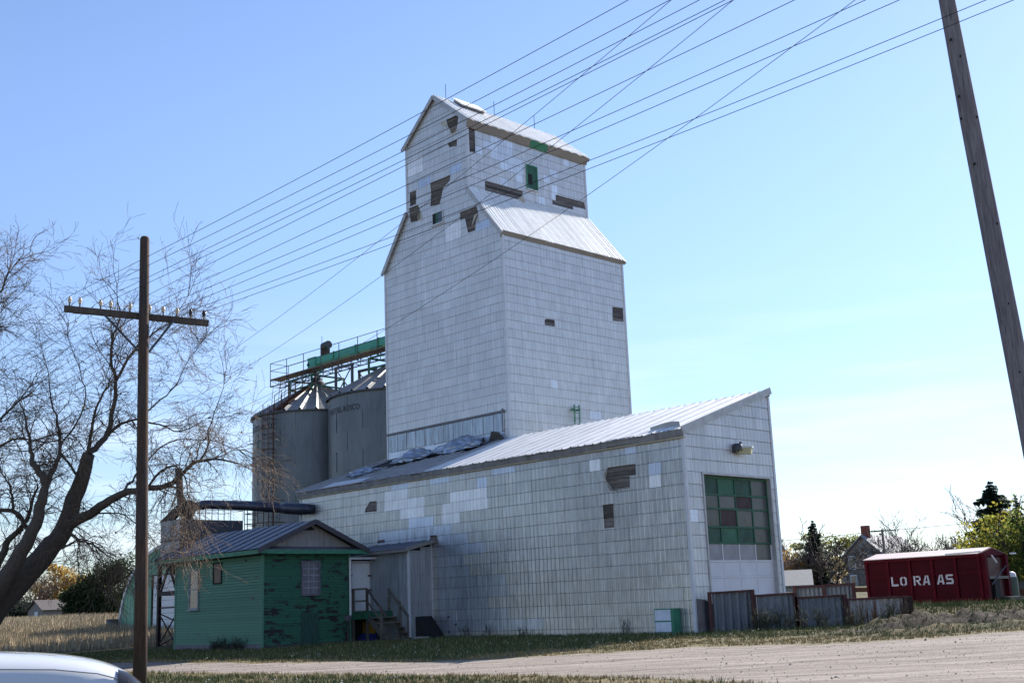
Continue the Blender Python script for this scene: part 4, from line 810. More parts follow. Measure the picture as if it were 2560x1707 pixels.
for v in(8.9,):
    for z in(17.6,17.1): MB().tube([W(-41.2,v,z),W(-24.3,v,z)],.022,4).obj('handrail',M['dsteel'],Cw)
mb=MB()
for z in(17.6,17.1): mb.tube([W(-41.2,8.9,z),W(-41.2,10.3,z)],.02,4)
mb.tube([W(-41.2,10.3,16.0),W(-41.2,10.3,17.6)],.024,4); mb.tube([W(-41.2,10.3,17.6),W(-38,10.3,17.6)],.02,4); mb.tube([W(-41.2,10.3,16.5),W(-41.2,8.9,16.5)],.03,4); mb.obj('end_rail',M['dsteel'],Cw)
for uc in(-37.4,-28.9):
    mb=MB()
    for du,dv in((-1.25,-1.25),(1.25,-1.25),(-1.25,1.25),(1.25,1.25)): mb.beam(W(uc+du,10+dv,15.0),W(uc+du,10+dv,16.0),.1,.1,A)
    for z in(15.35,16.0):
        mb.beam(W(uc-1.25,8.75,z),W(uc+1.25,8.75,z),.09,.1); mb.beam(W(uc-1.25,11.25,z),W(uc+1.25,11.25,z),.09,.1); mb.beam(W(uc-1.25,8.75,z),W(uc-1.25,11.25,z),.09,.1); mb.beam(W(uc+1.25,8.75,z),W(uc+1.25,11.25,z),.09,.1)
    mb.obj('support_frame',M['greend'],Cw)
mb=MB()
for v in(8.8,10.6):
    for u in(-33.6,-31.9): mb.beam(W(u,v,13.9 if u<-33 else 14.3),W(u,v,16.0),.13,.13,A)
    mb.beam(W(-33.6,v,14.2),W(-31.9,v,15.9),.05,.05); mb.beam(W(-33.6,v,15.9),W(-31.9,v,14.2),.05,.05); mb.beam(W(-33.7,v,16.0),W(-31.8,v,15.95),.12,.16)
mb.obj('bent_frame',M['dsteel'],Cw)
mb=MB()
for i,a in enumerate((-41,-40.2,-39.5,-38.8,-36,-35.3)): mb.tube([W(a,9.0,16.0),W(a,8.8,13.9+abs(0))],.02,4)
mb.obj('hanger_rods',M['dsteel'],Cw)
MB().tube([W(-37.1,10.2,17.4),W(-37.1,10.2,18.9)],.016,4).obj('lightning_rod',M['dsteel'],Cw)
# ------------------------------------------------------------------ square loading bin, duct, arched shed
Bn=empty('loading_bin','square grey steel loading bin on dark braced legs left of the office','bin',W(-28.1,-4.6,0))
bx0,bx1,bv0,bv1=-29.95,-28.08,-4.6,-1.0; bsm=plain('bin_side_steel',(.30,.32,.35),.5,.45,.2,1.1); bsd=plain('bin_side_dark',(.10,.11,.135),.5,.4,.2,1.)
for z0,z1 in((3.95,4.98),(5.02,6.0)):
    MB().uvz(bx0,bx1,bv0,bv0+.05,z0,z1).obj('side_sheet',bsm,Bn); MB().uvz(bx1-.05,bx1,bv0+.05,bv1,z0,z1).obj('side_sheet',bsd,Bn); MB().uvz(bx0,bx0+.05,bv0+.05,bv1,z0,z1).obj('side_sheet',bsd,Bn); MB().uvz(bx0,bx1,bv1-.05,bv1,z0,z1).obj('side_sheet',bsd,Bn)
MB().uvz(bx0+.06,bx1-.06,bv0+.06,bv1-.06,5.9,5.94).obj('lid',bsd,Bn); MB().uvz(bx0-.02,bx1+.02,bv0-.02,bv1+.02,4.97,5.03).obj('belt_band',M['dsteel'],Bn)
hp=MB(); cs=[W(bx0+.1,bv0+.1,3.9),W(bx1-.1,bv0+.1,3.9),W(bx1-.1,bv1-.1,3.9),W(bx0+.1,bv1-.1,3.9)]; cc=[W(-29.2,-3.0,2.3),W(-28.8,-3.0,2.3),W(-28.8,-2.6,2.3),W(-29.2,-2.6,2.3)]
hp.add(cs+cc,[(0,1,5,4),(1,2,6,5),(2,3,7,6),(3,0,4,7),(4,5,6,7)]); hp.obj('hopper',bsd,Bn)
for u,v in((bx0,bv0),(bx1,bv0),(bx1,bv1),(bx0,bv1)): MB().beam(W(u,v,-.2),W(u,v,3.95),.17,.17,A).obj('leg',plain('leg_black_steel',(.02,.014,.014),.7),Bn)
lg=plain('brace_steel',(.03,.02,.022),.7); mb=MB()
for v in(bv0,bv1):
    mb.beam(W(bx0,v,3.88),W(bx1,v,3.88),.12,.16); mb.beam(W(bx0,v,2.45),W(bx1,v,2.45),.12,.2); mb.beam(W(bx0,v,1.75),W(bx1,v,1.75),.06,.07); mb.beam(W(bx0+.1,v,2.5),W((bx0+bx1)/2,v,3.8),.1,.1); mb.beam(W(bx1-.1,v,2.5),W((bx0+bx1)/2,v,3.8),.1,.1); mb.beam(W(bx0,v,1.5),W(bx1,v,-.1),.05,.05); mb.beam(W(bx1,v,1.5),W(bx0,v,-.1),.05,.05)
for u in(bx0,bx1):
    mb.beam(W(u,bv0,3.88),W(u,bv1,3.88),.12,.16); mb.beam(W(u,bv0,2.45),W(u,bv1,2.45),.12,.2); mb.beam(W(u,bv0,1.5),W(u,bv1,-.1),.05,.05); mb.beam(W(u,bv1,1.5),W(u,bv0,-.1),.05,.05)
mb.split('brace',lg,Bn)
mb=MB()
for k in range(6): v=bv0+(bv1-bv0)*k/5; mb.tube([W(bx1,v,6),W(bx1,v,6.95)],.018,4); mb.tube([W(bx0,v,6),W(bx0,v,6.95)],.018,4)
for z in(6.5,6.95): mb.tube([W(bx0,bv0,z),W(bx1,bv0,z),W(bx1,bv1,z),W(bx0,bv1,z),W(bx0,bv0,z)],.015,4)
for k in(0,.45): mb.tube([W(bx1+.25+0,bv1+.1+k,0.3),W(bx1+.25,bv1+.1+k,7.0)],.025,4)
for i in range(20): mb.tube([W(bx1+.25,bv1+.1,.6+.32*i),W(bx1+.25,bv1+.55,.6+.32*i)],.014,4)
mb.obj('top_railing',M['dsteel'],Bn)
du=plain('duct_blue_black',(.055,.06,.085),.35,.5,.25,2.)
Dc=empty('blower_duct','dark round blower duct reaching from the square bin to the shed wall','duct',W(-26,-2,6.5))
mb=MB(); mb.tube([W(-30.0,-3.2,6.75),W(-29.0,-2.6,6.86),W(-26.6,-1.6,6.62),W(-24.6,-.85,6.36)],[.2,.23,.25,.25],14); mb.obj('pipe',du,Dc,True)
mb=MB(); mb.tube([W(-24.65,-.87,6.36),W(-24.35,-.76,6.33),W(-23.5,-.45,6.22),W(-23.25,-.3,6.2),W(-23.2,.0,6.2)],[.27,.29,.29,.26,.24],14); mb.obj('elbow',du,Dc,True)
cyc=plain('cyclone_dark',(.045,.04,.045),.6,.3,.3); mb=MB(); mb.lathe(W(-29.9,-3.2,0),[(.02,5.95),(.2,6.0),(.42,6.5),(.48,6.6),(.48,7.0),(.3,7.1),(.02,7.12)],14); mb.obj('cyclone',cyc,Dc,True)
mb=MB(); mb.beam(W(-31.0,-3.9,5.95),W(-30.2,-3.4,6.75),.35,.4); mb.obj('chute',cyc,Dc)
mb=MB(); mb.tube([W(-30.2,-3.4,6.9),W(-30.3,-3.5,8.8)],[.17,.19],10); mb.obj('stack',plain('stack_brown',(.10,.07,.06),.8,0,.3),Dc)
Qn=empty('arched_shed','green arched steel shed with white overhead door behind the loading bin','shed',W(-51.2,7,.5))
qa,qb,qz=6.7,5.7,.45
pts=[(qa*math.cos(t),qb*math.sin(t)) for t in np.linspace(0,math.pi,41)]
rb=plain('arch_tin_green',(.13,.31,.22),.5,.2,.15,1.,0); V=MB()
for i in range(40):
    (x0,z0),(x1,z1)=pts[i],pts[i+1]; V.add([W(-51.2+x0,7,qz+z0),W(-51.2+x1,7,qz+z1),W(-51.2+x1,22,qz+z1),W(-51.2+x0,22,qz+z0)],[(0,1,2,3)])
V.obj('arched_roof',M['steel'],Qn)
ns=26
for i in range(ns):
    a=-qa+2*qa*i/ns; b=-qa+2*qa*(i+1)/ns-.05; f_=lambda x:qb*math.sqrt(max(0,1-(x/qa)**2))
    if -1.9<(a+b)/2<1.5: 
        if f_((a+b)/2)>3.9: MB().prism([W(-51.2+a,7,qz+3.85),W(-51.2+b,7,qz+3.85),W(-51.2+b,7,qz+f_(b)),W(-51.2+a,7,qz+f_(a))],-B*.06).obj('end_panel',rb,Qn)
    else: MB().prism([W(-51.2+a,7,qz-.6),W(-51.2+b,7,qz-.6),W(-51.2+b,7,qz+f_(b)),W(-51.2+a,7,qz+f_(a))],-B*.06).obj('end_panel',rb,Qn)
for i in range(10): z=qz-.5+i*.43; MB().uvz(-53.0,-49.6,6.96,7.02,z,z+.41).obj('door_slat',M['whitem'],Qn)
V=MB()
for i in range(40):
    (x0,z0),(x1,z1)=pts[i],pts[i+1]; k=1.035; V.prism([W(-51.2+x0,6.85,qz+z0),W(-51.2+x1,6.85,qz+z1),W(-51.2+x1*k,6.85,qz+z1*k),W(-51.2+x0*k,6.85,qz+z0*k)],B*.25)
V.obj('arch_trim',M['whitem'],Qn); MB().uvz(-51.2-qa+.1,-51.2+qa-.1,6.99,7.03,qz-.5,qz+.02).obj('back_wall',M['black'],Qn)
bl_=empty('barrel','dark steel barrel standing at the left foot of the arched shed','barrel',W(-58.4,6.6,.4)); mb=MB(); mb.lathe(W(-58.4,6.6,.4),[(.01,0),(.45,0),(.45,1.0),(.01,1.0)],14); mb.obj('drum',M['dsteel'],bl_,True); mb=MB(); mb.lathe(W(-58.4,6.6,.4),[(.46,.3),(.48,.33),(.46,.36)],14); mb.lathe(W(-58.4,6.6,.4),[(.46,.63),(.48,.66),(.46,.69)],14); mb.obj('hoop',M['dsteel'],bl_)
# ------------------------------------------------------------------ telegraph pole and wires
WI=[([-8.79,23.31,7.54],[1.57,13.35,8.2],.06),([-8.62,23.41,7.51],[2.08,13.39,8.2],.06),([-8.27,23.61,7.51],[2.44,13.42,8.2],.05),([-8.1,23.71,7.52],[2.76,13.44,8.2],.05),([-7.76,23.9,7.48],[2.86,13.45,8.2],0),([-7.42,24.1,7.48],[3.62,13.51,8.2],.02),([-7.18,24.24,7.49],[4.51,13.58,8.2],.05),([-6.93,24.38,7.46],[4.94,13.61,8.2],.04),([-6.69,24.52,7.45],[6.04,13.7,8.2],.10),([-6.44,24.66,7.44],[6.39,13.73,8.2],.09)]
def polemat(name,c1,c2,ax=(0,0,1)):
    m=NM(name,.9,0,.15); n=m.noise(3.5,(9,9,.5),5,.7); n2=m.noise(1.2,(1,1,.6),3,.6); cr=m.noise(9,(7,7,.25),3,.6)
    c=m.mix(m.mr(n2,.35,.68),c1,c2); c=m.mul(c,m.mr(n,.3,.72,.6,1.3)); c=m.mul(c,m.mr(cr,.3,.42,.35,1)); m.base(c); m.bump(n,.6,.012); return m.m
TP=empty('telegraph_pole','dark brown telegraph pole with tilted ten-pin crossarm in front of the bare tree','utility pole',(-7.55,24.05,-.35))
mb=MB(); mb.tube([(-7.45,24.12,-.6),(-7.47,24.1,2.),(-7.52,24.06,5.),(-7.57,24.02,8.88),(-7.57,24.02,8.93)],[.135,.125,.11,.095,.07],16); mb.obj('pole',polemat('creosote_wood',(.095,.058,.042),(.075,.06,.055)),TP,True)
dirn=Vector((.87,.495,-.02)).normalized(); ac=Vector((-7.62,23.98,7.26))-Vector((.5,-.86,0))*-.0
e0,e1=Vector((-8.88,23.26,7.28)),Vector((-6.36,24.71,7.22)); fd=Vector((.49,-.87,0))*.12
armm=polemat('crossarm_wood',(.13,.105,.09),(.075,.06,.05)); MB().beam(e0+fd*0-Vector((-.49,.87,0))*.0+Vector((-.49,.87,0))*.13,e1+Vector((-.49,.87,0))*.13,.095,.125).obj('crossarm',armm,TP)
bk_=Vector((-.49,.87,0))*.13; mid=(e0+e1)/2+bk_
for k,sg in((.52,-1),(.52,1)):
    p=mid+dirn*.72*sg-Z*.02-bk_*.45; MB().beam(p,Vector((-7.54,24.05,6.48))+dirn*.1*sg-bk_*.2,.012,.045).obj('brace',M['dsteel'],TP)
porc=plain('porcelain_cream',(.62,.52,.40),.25,0,.15,30.); darkg=plain('brown_glass',(.035,.02,.03),.15)
ins_prof=[(.012,0),(.034,.005),(.036,.03),(.026,.045),(.042,.05),(.044,.075),(.03,.085),(.026,.1),(.03,.112),(.02,.13),(.002,.134)]
shared={}
for i,(q,e,sag) in enumerate(WI):
    q=Vector(q); t=(q-e0).dot(dirn); base=e0+dirn*t+bk_+Z*.062; mt=darkg if i>7 else porc
    if mt.name not in shared:
        m_=MB(); m_.lathe((0,0,.07),ins_prof,12); shared[mt.name]=newmesh('insulator',m_.v,m_.f,mt,True)
    o=bpy.data.objects.new('insulator',shared[mt.name]); COL.objects.link(o); o.parent=TP; o.location=base-Vector(TP.location)
    if i>7: o['label']='dark brown insulator on the right end of the crossarm'
    pn=MB().tube([base-Z*.01,base+Z*.09],.016,6); pn.obj('pin',M['wood'] if i<8 else M['white'],o) if False else link('pin',newmesh('pin',[v-Vector(TP.location)-(base-Vector(TP.location)) for v in []] or [v-base for v in pn.v],pn.f,M['wood']),TP)
    COL.objects[-1].location=base-Vector(TP.location)
ordn=['first','second','third','fourth','fifth','sixth','seventh','eighth','ninth','tenth']
def wirepath(q,e,sag,t0,t1,n):
    q=Vector(q);e=Vector(e); return [q+(e-q)*t-Z*(4*sag*t*(1-t)) for t in np.linspace(t0,t1,n)]
for i,(q,e,sag) in enumerate(WI):
    qv=Vector(q)+Z*.0; ev=Vector(e); pts=wirepath(q,e,sag,0,1.9,30)
    # the span behind the pole, towards the next pole hidden by the trees
    d=Vector((-.66,.75,0)); bp=[qv+d*s*38-Z*(4*1.0*s*(1-s)) for s in np.linspace(1,.03,22)]
    MB().tube(bp+pts,.0055,4).obj('telegraph_wire',M['wire'],label=f'{ordn[i]} black telegraph wire counted from the left end of the crossarm',cat='wire',group='telegraph wires on the ten-pin crossarm')
SV=[([-16.11,60.0,13.28],[3.44,22.0,12.77],.38,'left'),([-16.59,60.0,11.86],[4.68,22.0,12.72],.6,'middle'),([-13.85,60.0,11.44],[7.1,22.0,12.62],.68,'right')]
for q,e,sag,nm in SV:
    MB().tube(wirepath(q,e,sag,-1.1,1.5,60),.009,4).obj('service_wire',M['wirel'],label=f'{nm} of the three thin grey steeper wires crossing the telegraph wires',cat='wire',group='grey power lines crossing in front of the tower')
UP=empty('utility_pole','tall weathered grey utility pole leaning at the right edge of the picture','utility pole',(7.3,16,-.4))
p0,p1,p2=at(2367,0,16),at(2423.5,300,16),at(2585,1125,16); dn=(p2-p1)/(p2.z-p1.z); top=p0+(p0-p1)/(p0.z-p1.z)*2.2; bot=p2-dn*(p2.z+.7)
mb=MB(); mb.tube([bot,p2,p1,p0,top],[.155,.145,.129,.112,.10],20); mb.obj('pole',polemat('grey_pole_wood',(.20,.175,.19),(.25,.22,.22)),UP,True)
for (px,py) in((2377,100),(2400,142),(2397,242),(2441,294),(2403,297),(2436,410),(2492,560),(2520,760),(2548,930)):
    p=at(px,py,16); q=p+(Vector((0,0,1.2))-p).normalized()*.13; MB().box(q,Vector((.010,0,0)),Vector((0,.02,0)),Z*.014).obj('nail_hole',M['black'],UP)
# ------------------------------------------------------------------ corrugated panel fence
def corr(P,Q,z0,z1,amp,wl,mat,parent,name='corrugated_sheet'):
    P=Vector(P);Q=Vector(Q);d=Q-P;L=d.length;d.normalize();n=d.cross(Z); V=[];F=[]; m=int(L/wl*8)
    for i in range(m+1):
        t=L*i/m; o=n*amp*math.sin(2*math.pi*t/wl)
        for z in(z0,z1): V.append(P+d*t+o+Z*z)
    for i in range(m): F.append((2*i,2*i+2,2*i+3,2*i+1))
    o_=link(name,newmesh(name,V,F,mat),parent); return o_
def fmat(name,c,rust):
    m=NM(name,.6,.25); n=m.noise(1.2,(1,1,.5),4,.6); n2=m.noise(6,(1,1,.12),4,.7); z=m.z(); c_=m.mul(c,m.mr(n,.3,.7,.75,1.15)); r=m.mr(m.ma('ADD',m.ma('ADD',n2,m.ma('MULTIPLY',n,.3)),m.mr(z,1.3,.0,-.12,.06)),rust,rust+.1); m.base(m.mix(r,c_,m.mul((.13,.05,.028),m.mr(n2,.3,.7,.6,1.4)))); return m.m
fg=fmat('fence_grey_blue',(.16,.175,.195),.78); fr_=fmat('fence_rusty',(.36,.34,.34),.61)
Fn=empty('panel_fence','low fence of four corrugated steel panels in brown frames stepping down from the shed corner','fence',(6.9,43,0))
fx=[(1771,1478,1579),(1882,1470,1578),(1987,1484,1574),(2112,1490,1570),(2262,1493,1562)]
tops=[1476,1483,1488,1492]
for i in range(4):
    xa,xb=fx[i][0],fx[i+1][0]; dA_=42.9+i*.25; P=at(xa+10,1500,dA_); Q=at(xb-2,1500,dA_+.25); zt1=at(xa,tops[i]+6,dA_).z; zt2=at(xb,tops[i]-1,dA_).z; zt=(zt1+zt2)/2
    corr((P.x,P.y,0),(Q.x,Q.y,0),-.25,zt,[.055,.03,.035,.05][i],[.28,.26,.24,.25][i],fr_ if i==3 else fg,Fn)
    if i==3: Fn.children[-1]['label']='rust-streaked corrugated panel at the right end'
    MB().beam((P.x-.1,P.y-.03,zt1),(Q.x+.05,Q.y-.03,zt2),.09,.07).obj('top_rail',M['redsteel'],Fn)
    MB().beam((P.x-.1,P.y-.05,-.2),(P.x-.1,P.y-.05,zt1+.04),.12,.16,Vector((0,1,0))).obj('post',M['redsteel'],Fn)
    if i<3: MB().beam((Q.x+.02,Q.y-.02,-.2),(Q.x+.02,Q.y-.02,zt2+.03),.13,.22,Vector((0,1,0))).obj('post',M['redsteel'],Fn)
P=at(2262,1500,43.9); MB().beam((P.x,P.y,-.2),(P.x,P.y,at(2262,1490,43.9).z),.14,.2,Vector((0,1,0))).obj('post',M['redsteel'],Fn); MB().xyz(P.x,P.x+.28,P.y,P.y+2.6,-.2,.95).obj('end_panel',plain('rust_dark_end',(.03,.015,.012),.8,0,.3),Fn)
Bf=empty('back_fence','long low rusty-topped corrugated panel behind the front fence','fence',(15,56,.5))
P=at(1985,1470,56);Q=at(2132,1464,56); corr((P.x,P.y,0),(Q.x,Q.y,0),.2,1.50,.03,.2,fg,Bf); MB().beam((P.x,P.y-.05,1.50),(Q.x+.1,Q.y-.05,1.56),.1,.09).obj('top_rail',M['redsteel'],Bf)
for k in(0,.5,1): p=P+(Q-P)*k; MB().beam((p.x,p.y-.08,.2),(p.x,p.y-.08,1.58),.14,.16,Vector((0,1,0))).obj('post',M['redsteel'],Bf)
P=at(2128,1474,62); Q=at(2185,1473,62); MB().beam(P,Q,.2,.22).obj('rail_beam',M['rust'],label='short rusty steel beam left of the red container',cat='beam')
for y,nm in((1462,'upper of two dark steel beams stacked right of the red container'),(1482,'lower pale-topped steel beam right of the red container')):
    P=at(2528,y,60);Q=at(2700,y-6,60); b=MB(); b.beam(P,Q,.3,.28); b.beam(P+Z*.16,Q+Z*.16,.4,.04); b.beam(P-Z*.16,Q-Z*.16,.4,.04); b.obj('steel_beam',M['rust'] if y>1470 else M['dsteel'],label=nm,cat='beam')
gp=empty('bollard','short green post with white top beside the red container','bollard',at(2533,1485,58)); p=at(2533,1485,58); m_=MB(); m_.lathe((p.x,p.y,0),[(.28,.3),(.28,1.55),(.27,1.6)],12); m_.obj('post',plain('post_green_grey',(.07,.10,.075),.6),gp,True); m_=MB(); m_.lathe((p.x,p.y,0),[(.24,1.6),(.22,1.78),(.1,1.85),(.005,1.86)],12); m_.obj('cap',M['white'],gp,True)
# ------------------------------------------------------------------ red roll-off container
Dp=empty('roll_off_container','dark red roll-off container lettered LORAAS with pale gabled lid on the grass bank','container',(20.5,53.6,.5))
dk_red=plain('container_red',(.048,.0018,.007),.7,.0,.22,1.2,0.,.12); red2=plain('container_red_trim',(.075,.0025,.009),.7,.0,.25,2.,0.,.12)
cA_=at(2462,1507,53.6); O2=Vector((cA_.x,cA_.y,.52)); a_=A.copy(); b_=B.copy()
def D_(u,v,z): return O2+a_*u+b_*v+Z*z
Ln=5.62; Hh=2.12; Wd=2.35
def dbox(u0,u1,v0,v1,z0,z1): return MB().box(D_((u0+u1)/2,(v0+v1)/2,(z0+z1)/2),a_*(u1-u0)/2,b_*(v1-v0)/2,Z*(z1-z0)/2)
dbox(-Ln,0,.06,Wd-.06,.16,Hh-.04).obj('body',dk_red,Dp)
for i in range(6): u=-Ln+.02+i*(Ln-.14)/5; dbox(u,u+.12,-.03,.06,.2,Hh-.14).obj('side_rib',red2,Dp)
dbox(-Ln,0,-.05,.06,Hh-.16,Hh).obj('top_rail',red2,Dp); dbox(-Ln,0,-.05,.06,.1,.22).obj('bottom_rail',red2,Dp); dbox(-Ln,0,.0,.06,1.28,1.33).obj('mid_rail',red2,Dp)
for i in range(5): u=-Ln+.14+i*(Ln-.14)/5; dbox(u+.02,u+(Ln-.14)/5-.14,.045,.0601,.24,Hh-.18).obj('side_plate',dk_red,Dp)
lid=plain('lid_pale_pink',(.52,.42,.40),.6,0,.06,1.)
MB().prism([D_(0,-.1,Hh),D_(0,Wd/2,Hh+.27),D_(0,Wd/2,Hh+.21),D_(0,-.1,Hh-.03)],-a_*Ln).obj('lid',lid,Dp); MB().prism([D_(0,Wd/2,Hh+.27),D_(0,Wd+.1,Hh+.02),D_(0,Wd+.1,Hh-.03),D_(0,Wd/2,Hh+.21)],-a_*Ln).obj('lid',lid,Dp)
MB().prism([D_(.01,0,Hh-.1),D_(.01,Wd,Hh-.1),D_(.01,Wd,Hh),D_(.01,Wd/2,Hh+.23),D_(.01,0,Hh)],a_*.05).obj('gable_end',red2,Dp)
for v0_,v1_ in((.05,.28),(Wd-.28,Wd-.05)): dbox(.0,.22,v0_,v1_,.12,Hh-.05).obj('end_post',red2,Dp)
dbox(0,.06,.28,Wd-.28,.2,Hh-.2).obj('end_wall',plain('container_red_dark',(.05,.006,.008),.5,.1,.3,2.),Dp); dbox(.05,.25,.25,Wd-.25,1.0,1.12).obj('end_bar',M['dsteel'],Dp); dbox(.04,.2,.75,1.25,.1,1.0).obj('hook_recess',M['black'],Dp)
MB().beam(D_(-1.5,-.13,Hh+.02),D_(.15,-.13,Hh+.06),.05,.07).obj('tarp_arm',M['white'],Dp); MB().beam(D_(.28,.6,Hh-.12),D_(.28,1.0,Hh-.42),.05,.07).obj('latch_arm',M['white'],Dp); MB().beam(D_(.25,Wd+.15,Hh-.02),D_(.3,Wd+.6,Hh-.02),.07,.07).obj('latch_arm',M['whitem'],Dp)
MB().tube([D_(.26,.35,.75),D_(.26,1.9,1.55)],.03,5).obj('tie_rod',M['dsteel'],Dp)
for v in(.35,Wd-.35):
    m_=MB(); m_.tube([D_(-.35,v-.12,.12),D_(-.35,v+.12,.12)],.16,12); m_.obj('roller',M['dsteel'],Dp,True)
    m_=MB(); m_.tube([D_(-Ln+.3,v-.12,.12),D_(-Ln+.3,v+.12,.12)],.16,12); m_.obj('roller',M['dsteel'],Dp,True)
for v in(.4,Wd-.4): dbox(-Ln+.1,.45,v-.08,v+.08,.0,.16).obj('skid_rail',red2,Dp)
dbox(.3,.6,1.2,Wd+.2,.0,.22).obj('front_roller',M['dsteel'],Dp)
# stencilled letters, stroke polygons 0..1 x 0..1
LT={'L':[[(0,0),(.24,0),(.24,1),(0,1)],[(.24,0),(.95,0),(.95,.2),(.24,.2)]],
 'O':[[(.05,.15),(.42,0),(.42,.2),(.27,.28),(.27,.72),(.42,.8),(.42,1),(.05,.85)],[(.95,.15),(.58,0),(.58,.2),(.73,.28),(.73,.72),(.58,.8),(.58,1),(.95,.85)]],
 'R':[[(0,0),(.22,0),(.22,1),(0,1)],[(.32,.82),(.72,.82),(.95,.7),(.72,1),(.32,1)],[(.72,1),(.95,.85),(.95,.55),(.72,.42),(.72,.55),(.76,.62),(.76,.78),(.72,.84)],[(.32,.4),(.72,.4),(.72,.56),(.32,.56)],[(.42,.4),(.66,.4),(.98,0),(.74,0)]],
 'A':[[(0,0),(.24,0),(.58,1),(.40,1)],[(.62,1),(.80,1),(.98,0),(.74,0)],[(.34,.22),(.68,.22),(.66,.38),(.40,.38)]],
 'S':[[(.12,1),(.95,1),(.95,.82),(.12,.82)],[(0,.6),(.22,.55),(.26,.82),(.12,.98),(0,.86)],[(.1,.42),(.85,.42),(.9,.6),(.05,.6)],[(.74,.42),(.95,.5),(1,.2),(.9,.02),(.74,.18)],[(.0,0),(.9,0),(.86,.18),(.0,.18)]]}
lw=plain('stencil_white',(.50,.50,.56),.6); x=-Ln+1.55
Lmb=MB(); sb=(Ln-.14)/5
for ch,xx in (('L',sb+.10),('O',sb+.53),('R',2*sb+.12),('A',2*sb+.55),('A',3*sb+.14),('S',3*sb+.58)):
    for pl in LT[ch]: Lmb.prism([D_(-Ln+xx+.08+p[0]*.36,-.005 if False else .038,.86+p[1]*.42) for p in pl],-b_*.012)
Lmb.obj('lettering',lw,Dp)
# ------------------------------------------------------------------ far buildings
stone=NM('field_stone',.9); vr=stone.n('ShaderNodeTexVoronoi'); vr.inputs['Scale'].default_value=1.9; stone.L(stone.pos(),vr.inputs['Vector']); hs=stone.n('ShaderNodeSeparateColor'); stone.L(vr.outputs['Color'],hs.inputs[0]); stone.base(stone.mul(stone.mix(hs.outputs[0],(.20,.15,.11),(.27,.25,.23)),stone.mr(hs.outputs[1],0,1,.55,1.2)))
def house(name,label,c,w,l,hw,hr,wm,rm,yaw,ovh=.4):
    h=empty(name,label,'house',c); ca,sa=math.cos(yaw),math.sin(yaw); X_=Vector((ca,sa,0)); Y_=Vector((-sa,ca,0)); c=Vector(c)
    q=lambda x,y,z:c+X_*x+Y_*y+Z*z
    MB().prism([q(-w/2,0,-1),q(w/2,0,-1),q(w/2,0,hw),q(0,0,hr),q(-w/2,0,hw)],Y_*l).obj('wall',wm,h)
    for s in(-1,1):
        e=q(s*(w/2+ovh),0,hw-ovh*(hr-hw)/(w/2)); r=q(0,0,hr)
        MB().prism([r-Y_*ovh+Z*.05,e-Y_*ovh+Z*.05,e-Y_*ovh+Z*.2,r-Y_*ovh+Z*.22],Y_*(l+2*ovh)).obj('roof',rm,h)
    return h,q,X_,Y_
h,q,X_,Y_=house('stone_house','old fieldstone farmhouse with grey shingle gable roof and red chimney','', ) if False else house('stone_house','old fieldstone farmhouse with grey shingle gable roof and red chimney',(47.6,170,1.9),8.2,9,3.6,7.0,stone.m,plain('house_roof_grey',(.27,.27,.29),.8),-.85)
for (x,z) in((-1.9,3.5),(-1.9,.9),(1.2,3.5)):
    f=MB().box(q(x,-.06,z),X_*.55,Y_*.08,Z*.95); o=f.obj('window',M['white'],h); MB().box(q(x,-.13,z),X_*.38,Y_*.06,Z*.78).obj('pane',M['glass'],o)
MB().box(q(0,1.0,7.5),X_*.5,Y_*.4,Z*1.0).obj('chimney',plain('red_brick_chimney',(.20,.06,.04),.85),h)
MB().box(q(-4.6,3,4.4),X_*1.4,Y_*2.0,Z*.12).obj('porch_roof',M['shingle'],h)
house('garage','low grey-roofed garage seen over the fence right of the shed',(29.4,126,.2),9,9,1.9,3.35,M['concrete'],plain('garage_roof',(.17,.17,.175),.8),1.35)
h,q,X_,Y_=house('bungalow','small far bungalow with brown shingle roof in the field on the left',(-89,225,2.0),9,13,1.9,3.6,plain('bungalow_wall',(.20,.18,.165),.8),plain('bungalow_roof',(.10,.085,.08),.85),-.9)
MB().box(q(1,-.1,1.2),X_*.9,Y_*.08,Z*.5).obj('window',M['white'],h)
FU_=empty('far_utility_pole','small far utility pole with one crossarm above the red container','utility pole',at(2207,1440,150)); p=at(2207,1340,150); MB().tube([(p.x,150,1),(p.x,150,at(2207,1322,150).z)],.16,6).obj('pole',M['wood'],FU_); t_=at(2207,1326,150); MB().beam(t_-Vector((1.5,0,0)),t_+Vector((1.5,0,0)),.12,.14).obj('crossarm',M['wood'],FU_)
MB().tube([at(1700,1380,150),at(1950,1352,150),at(2207,1327,150),at(2560,1295,150)],.03,4).obj('far_wire',M['wirel'],label='thin far power line over the trees on the right',cat='wire')
# ------------------------------------------------------------------ trees
def leafmat(name,c1,c2,dark=.35):
    m=NM(name,.7,0,.2); r=m.rnd(); n=m.noise(.5,detail=3); m.base(m.mul(m.mix(m.mr(m.ma('ADD',n,m.ma('MULTIPLY',m.ma('SUBTRACT',r,.5),.7)),.3,.7),c1,c2),m.mr(r,0,1,.55,1.35))); 
    t=m.n('ShaderNodeBsdfTranslucent'); col=m.b.inputs['Base Color'].links[0].from_socket; m.L(m.mul(col,1.25),t.inputs[0]); x=m.n('ShaderNodeMixShader'); x.inputs[0].default_value=.5; m.L(m.b.outputs[0],x.inputs[1]); m.L(t.outputs[0],x.inputs[2]); m.L(x.outputs[0],m.t.nodes['Material Output'].inputs[0]); return m.m
bark=plain('bark_grey_brown',(.085,.067,.055),.9,0,.35,6.,.5,vec=(3,3,.6)); twigm=plain('twig_tan',(.15,.105,.072),.8,0,.25,.6); barkd=plain('bark_dark',(.05,.042,.036),.9,0,.3,4.)
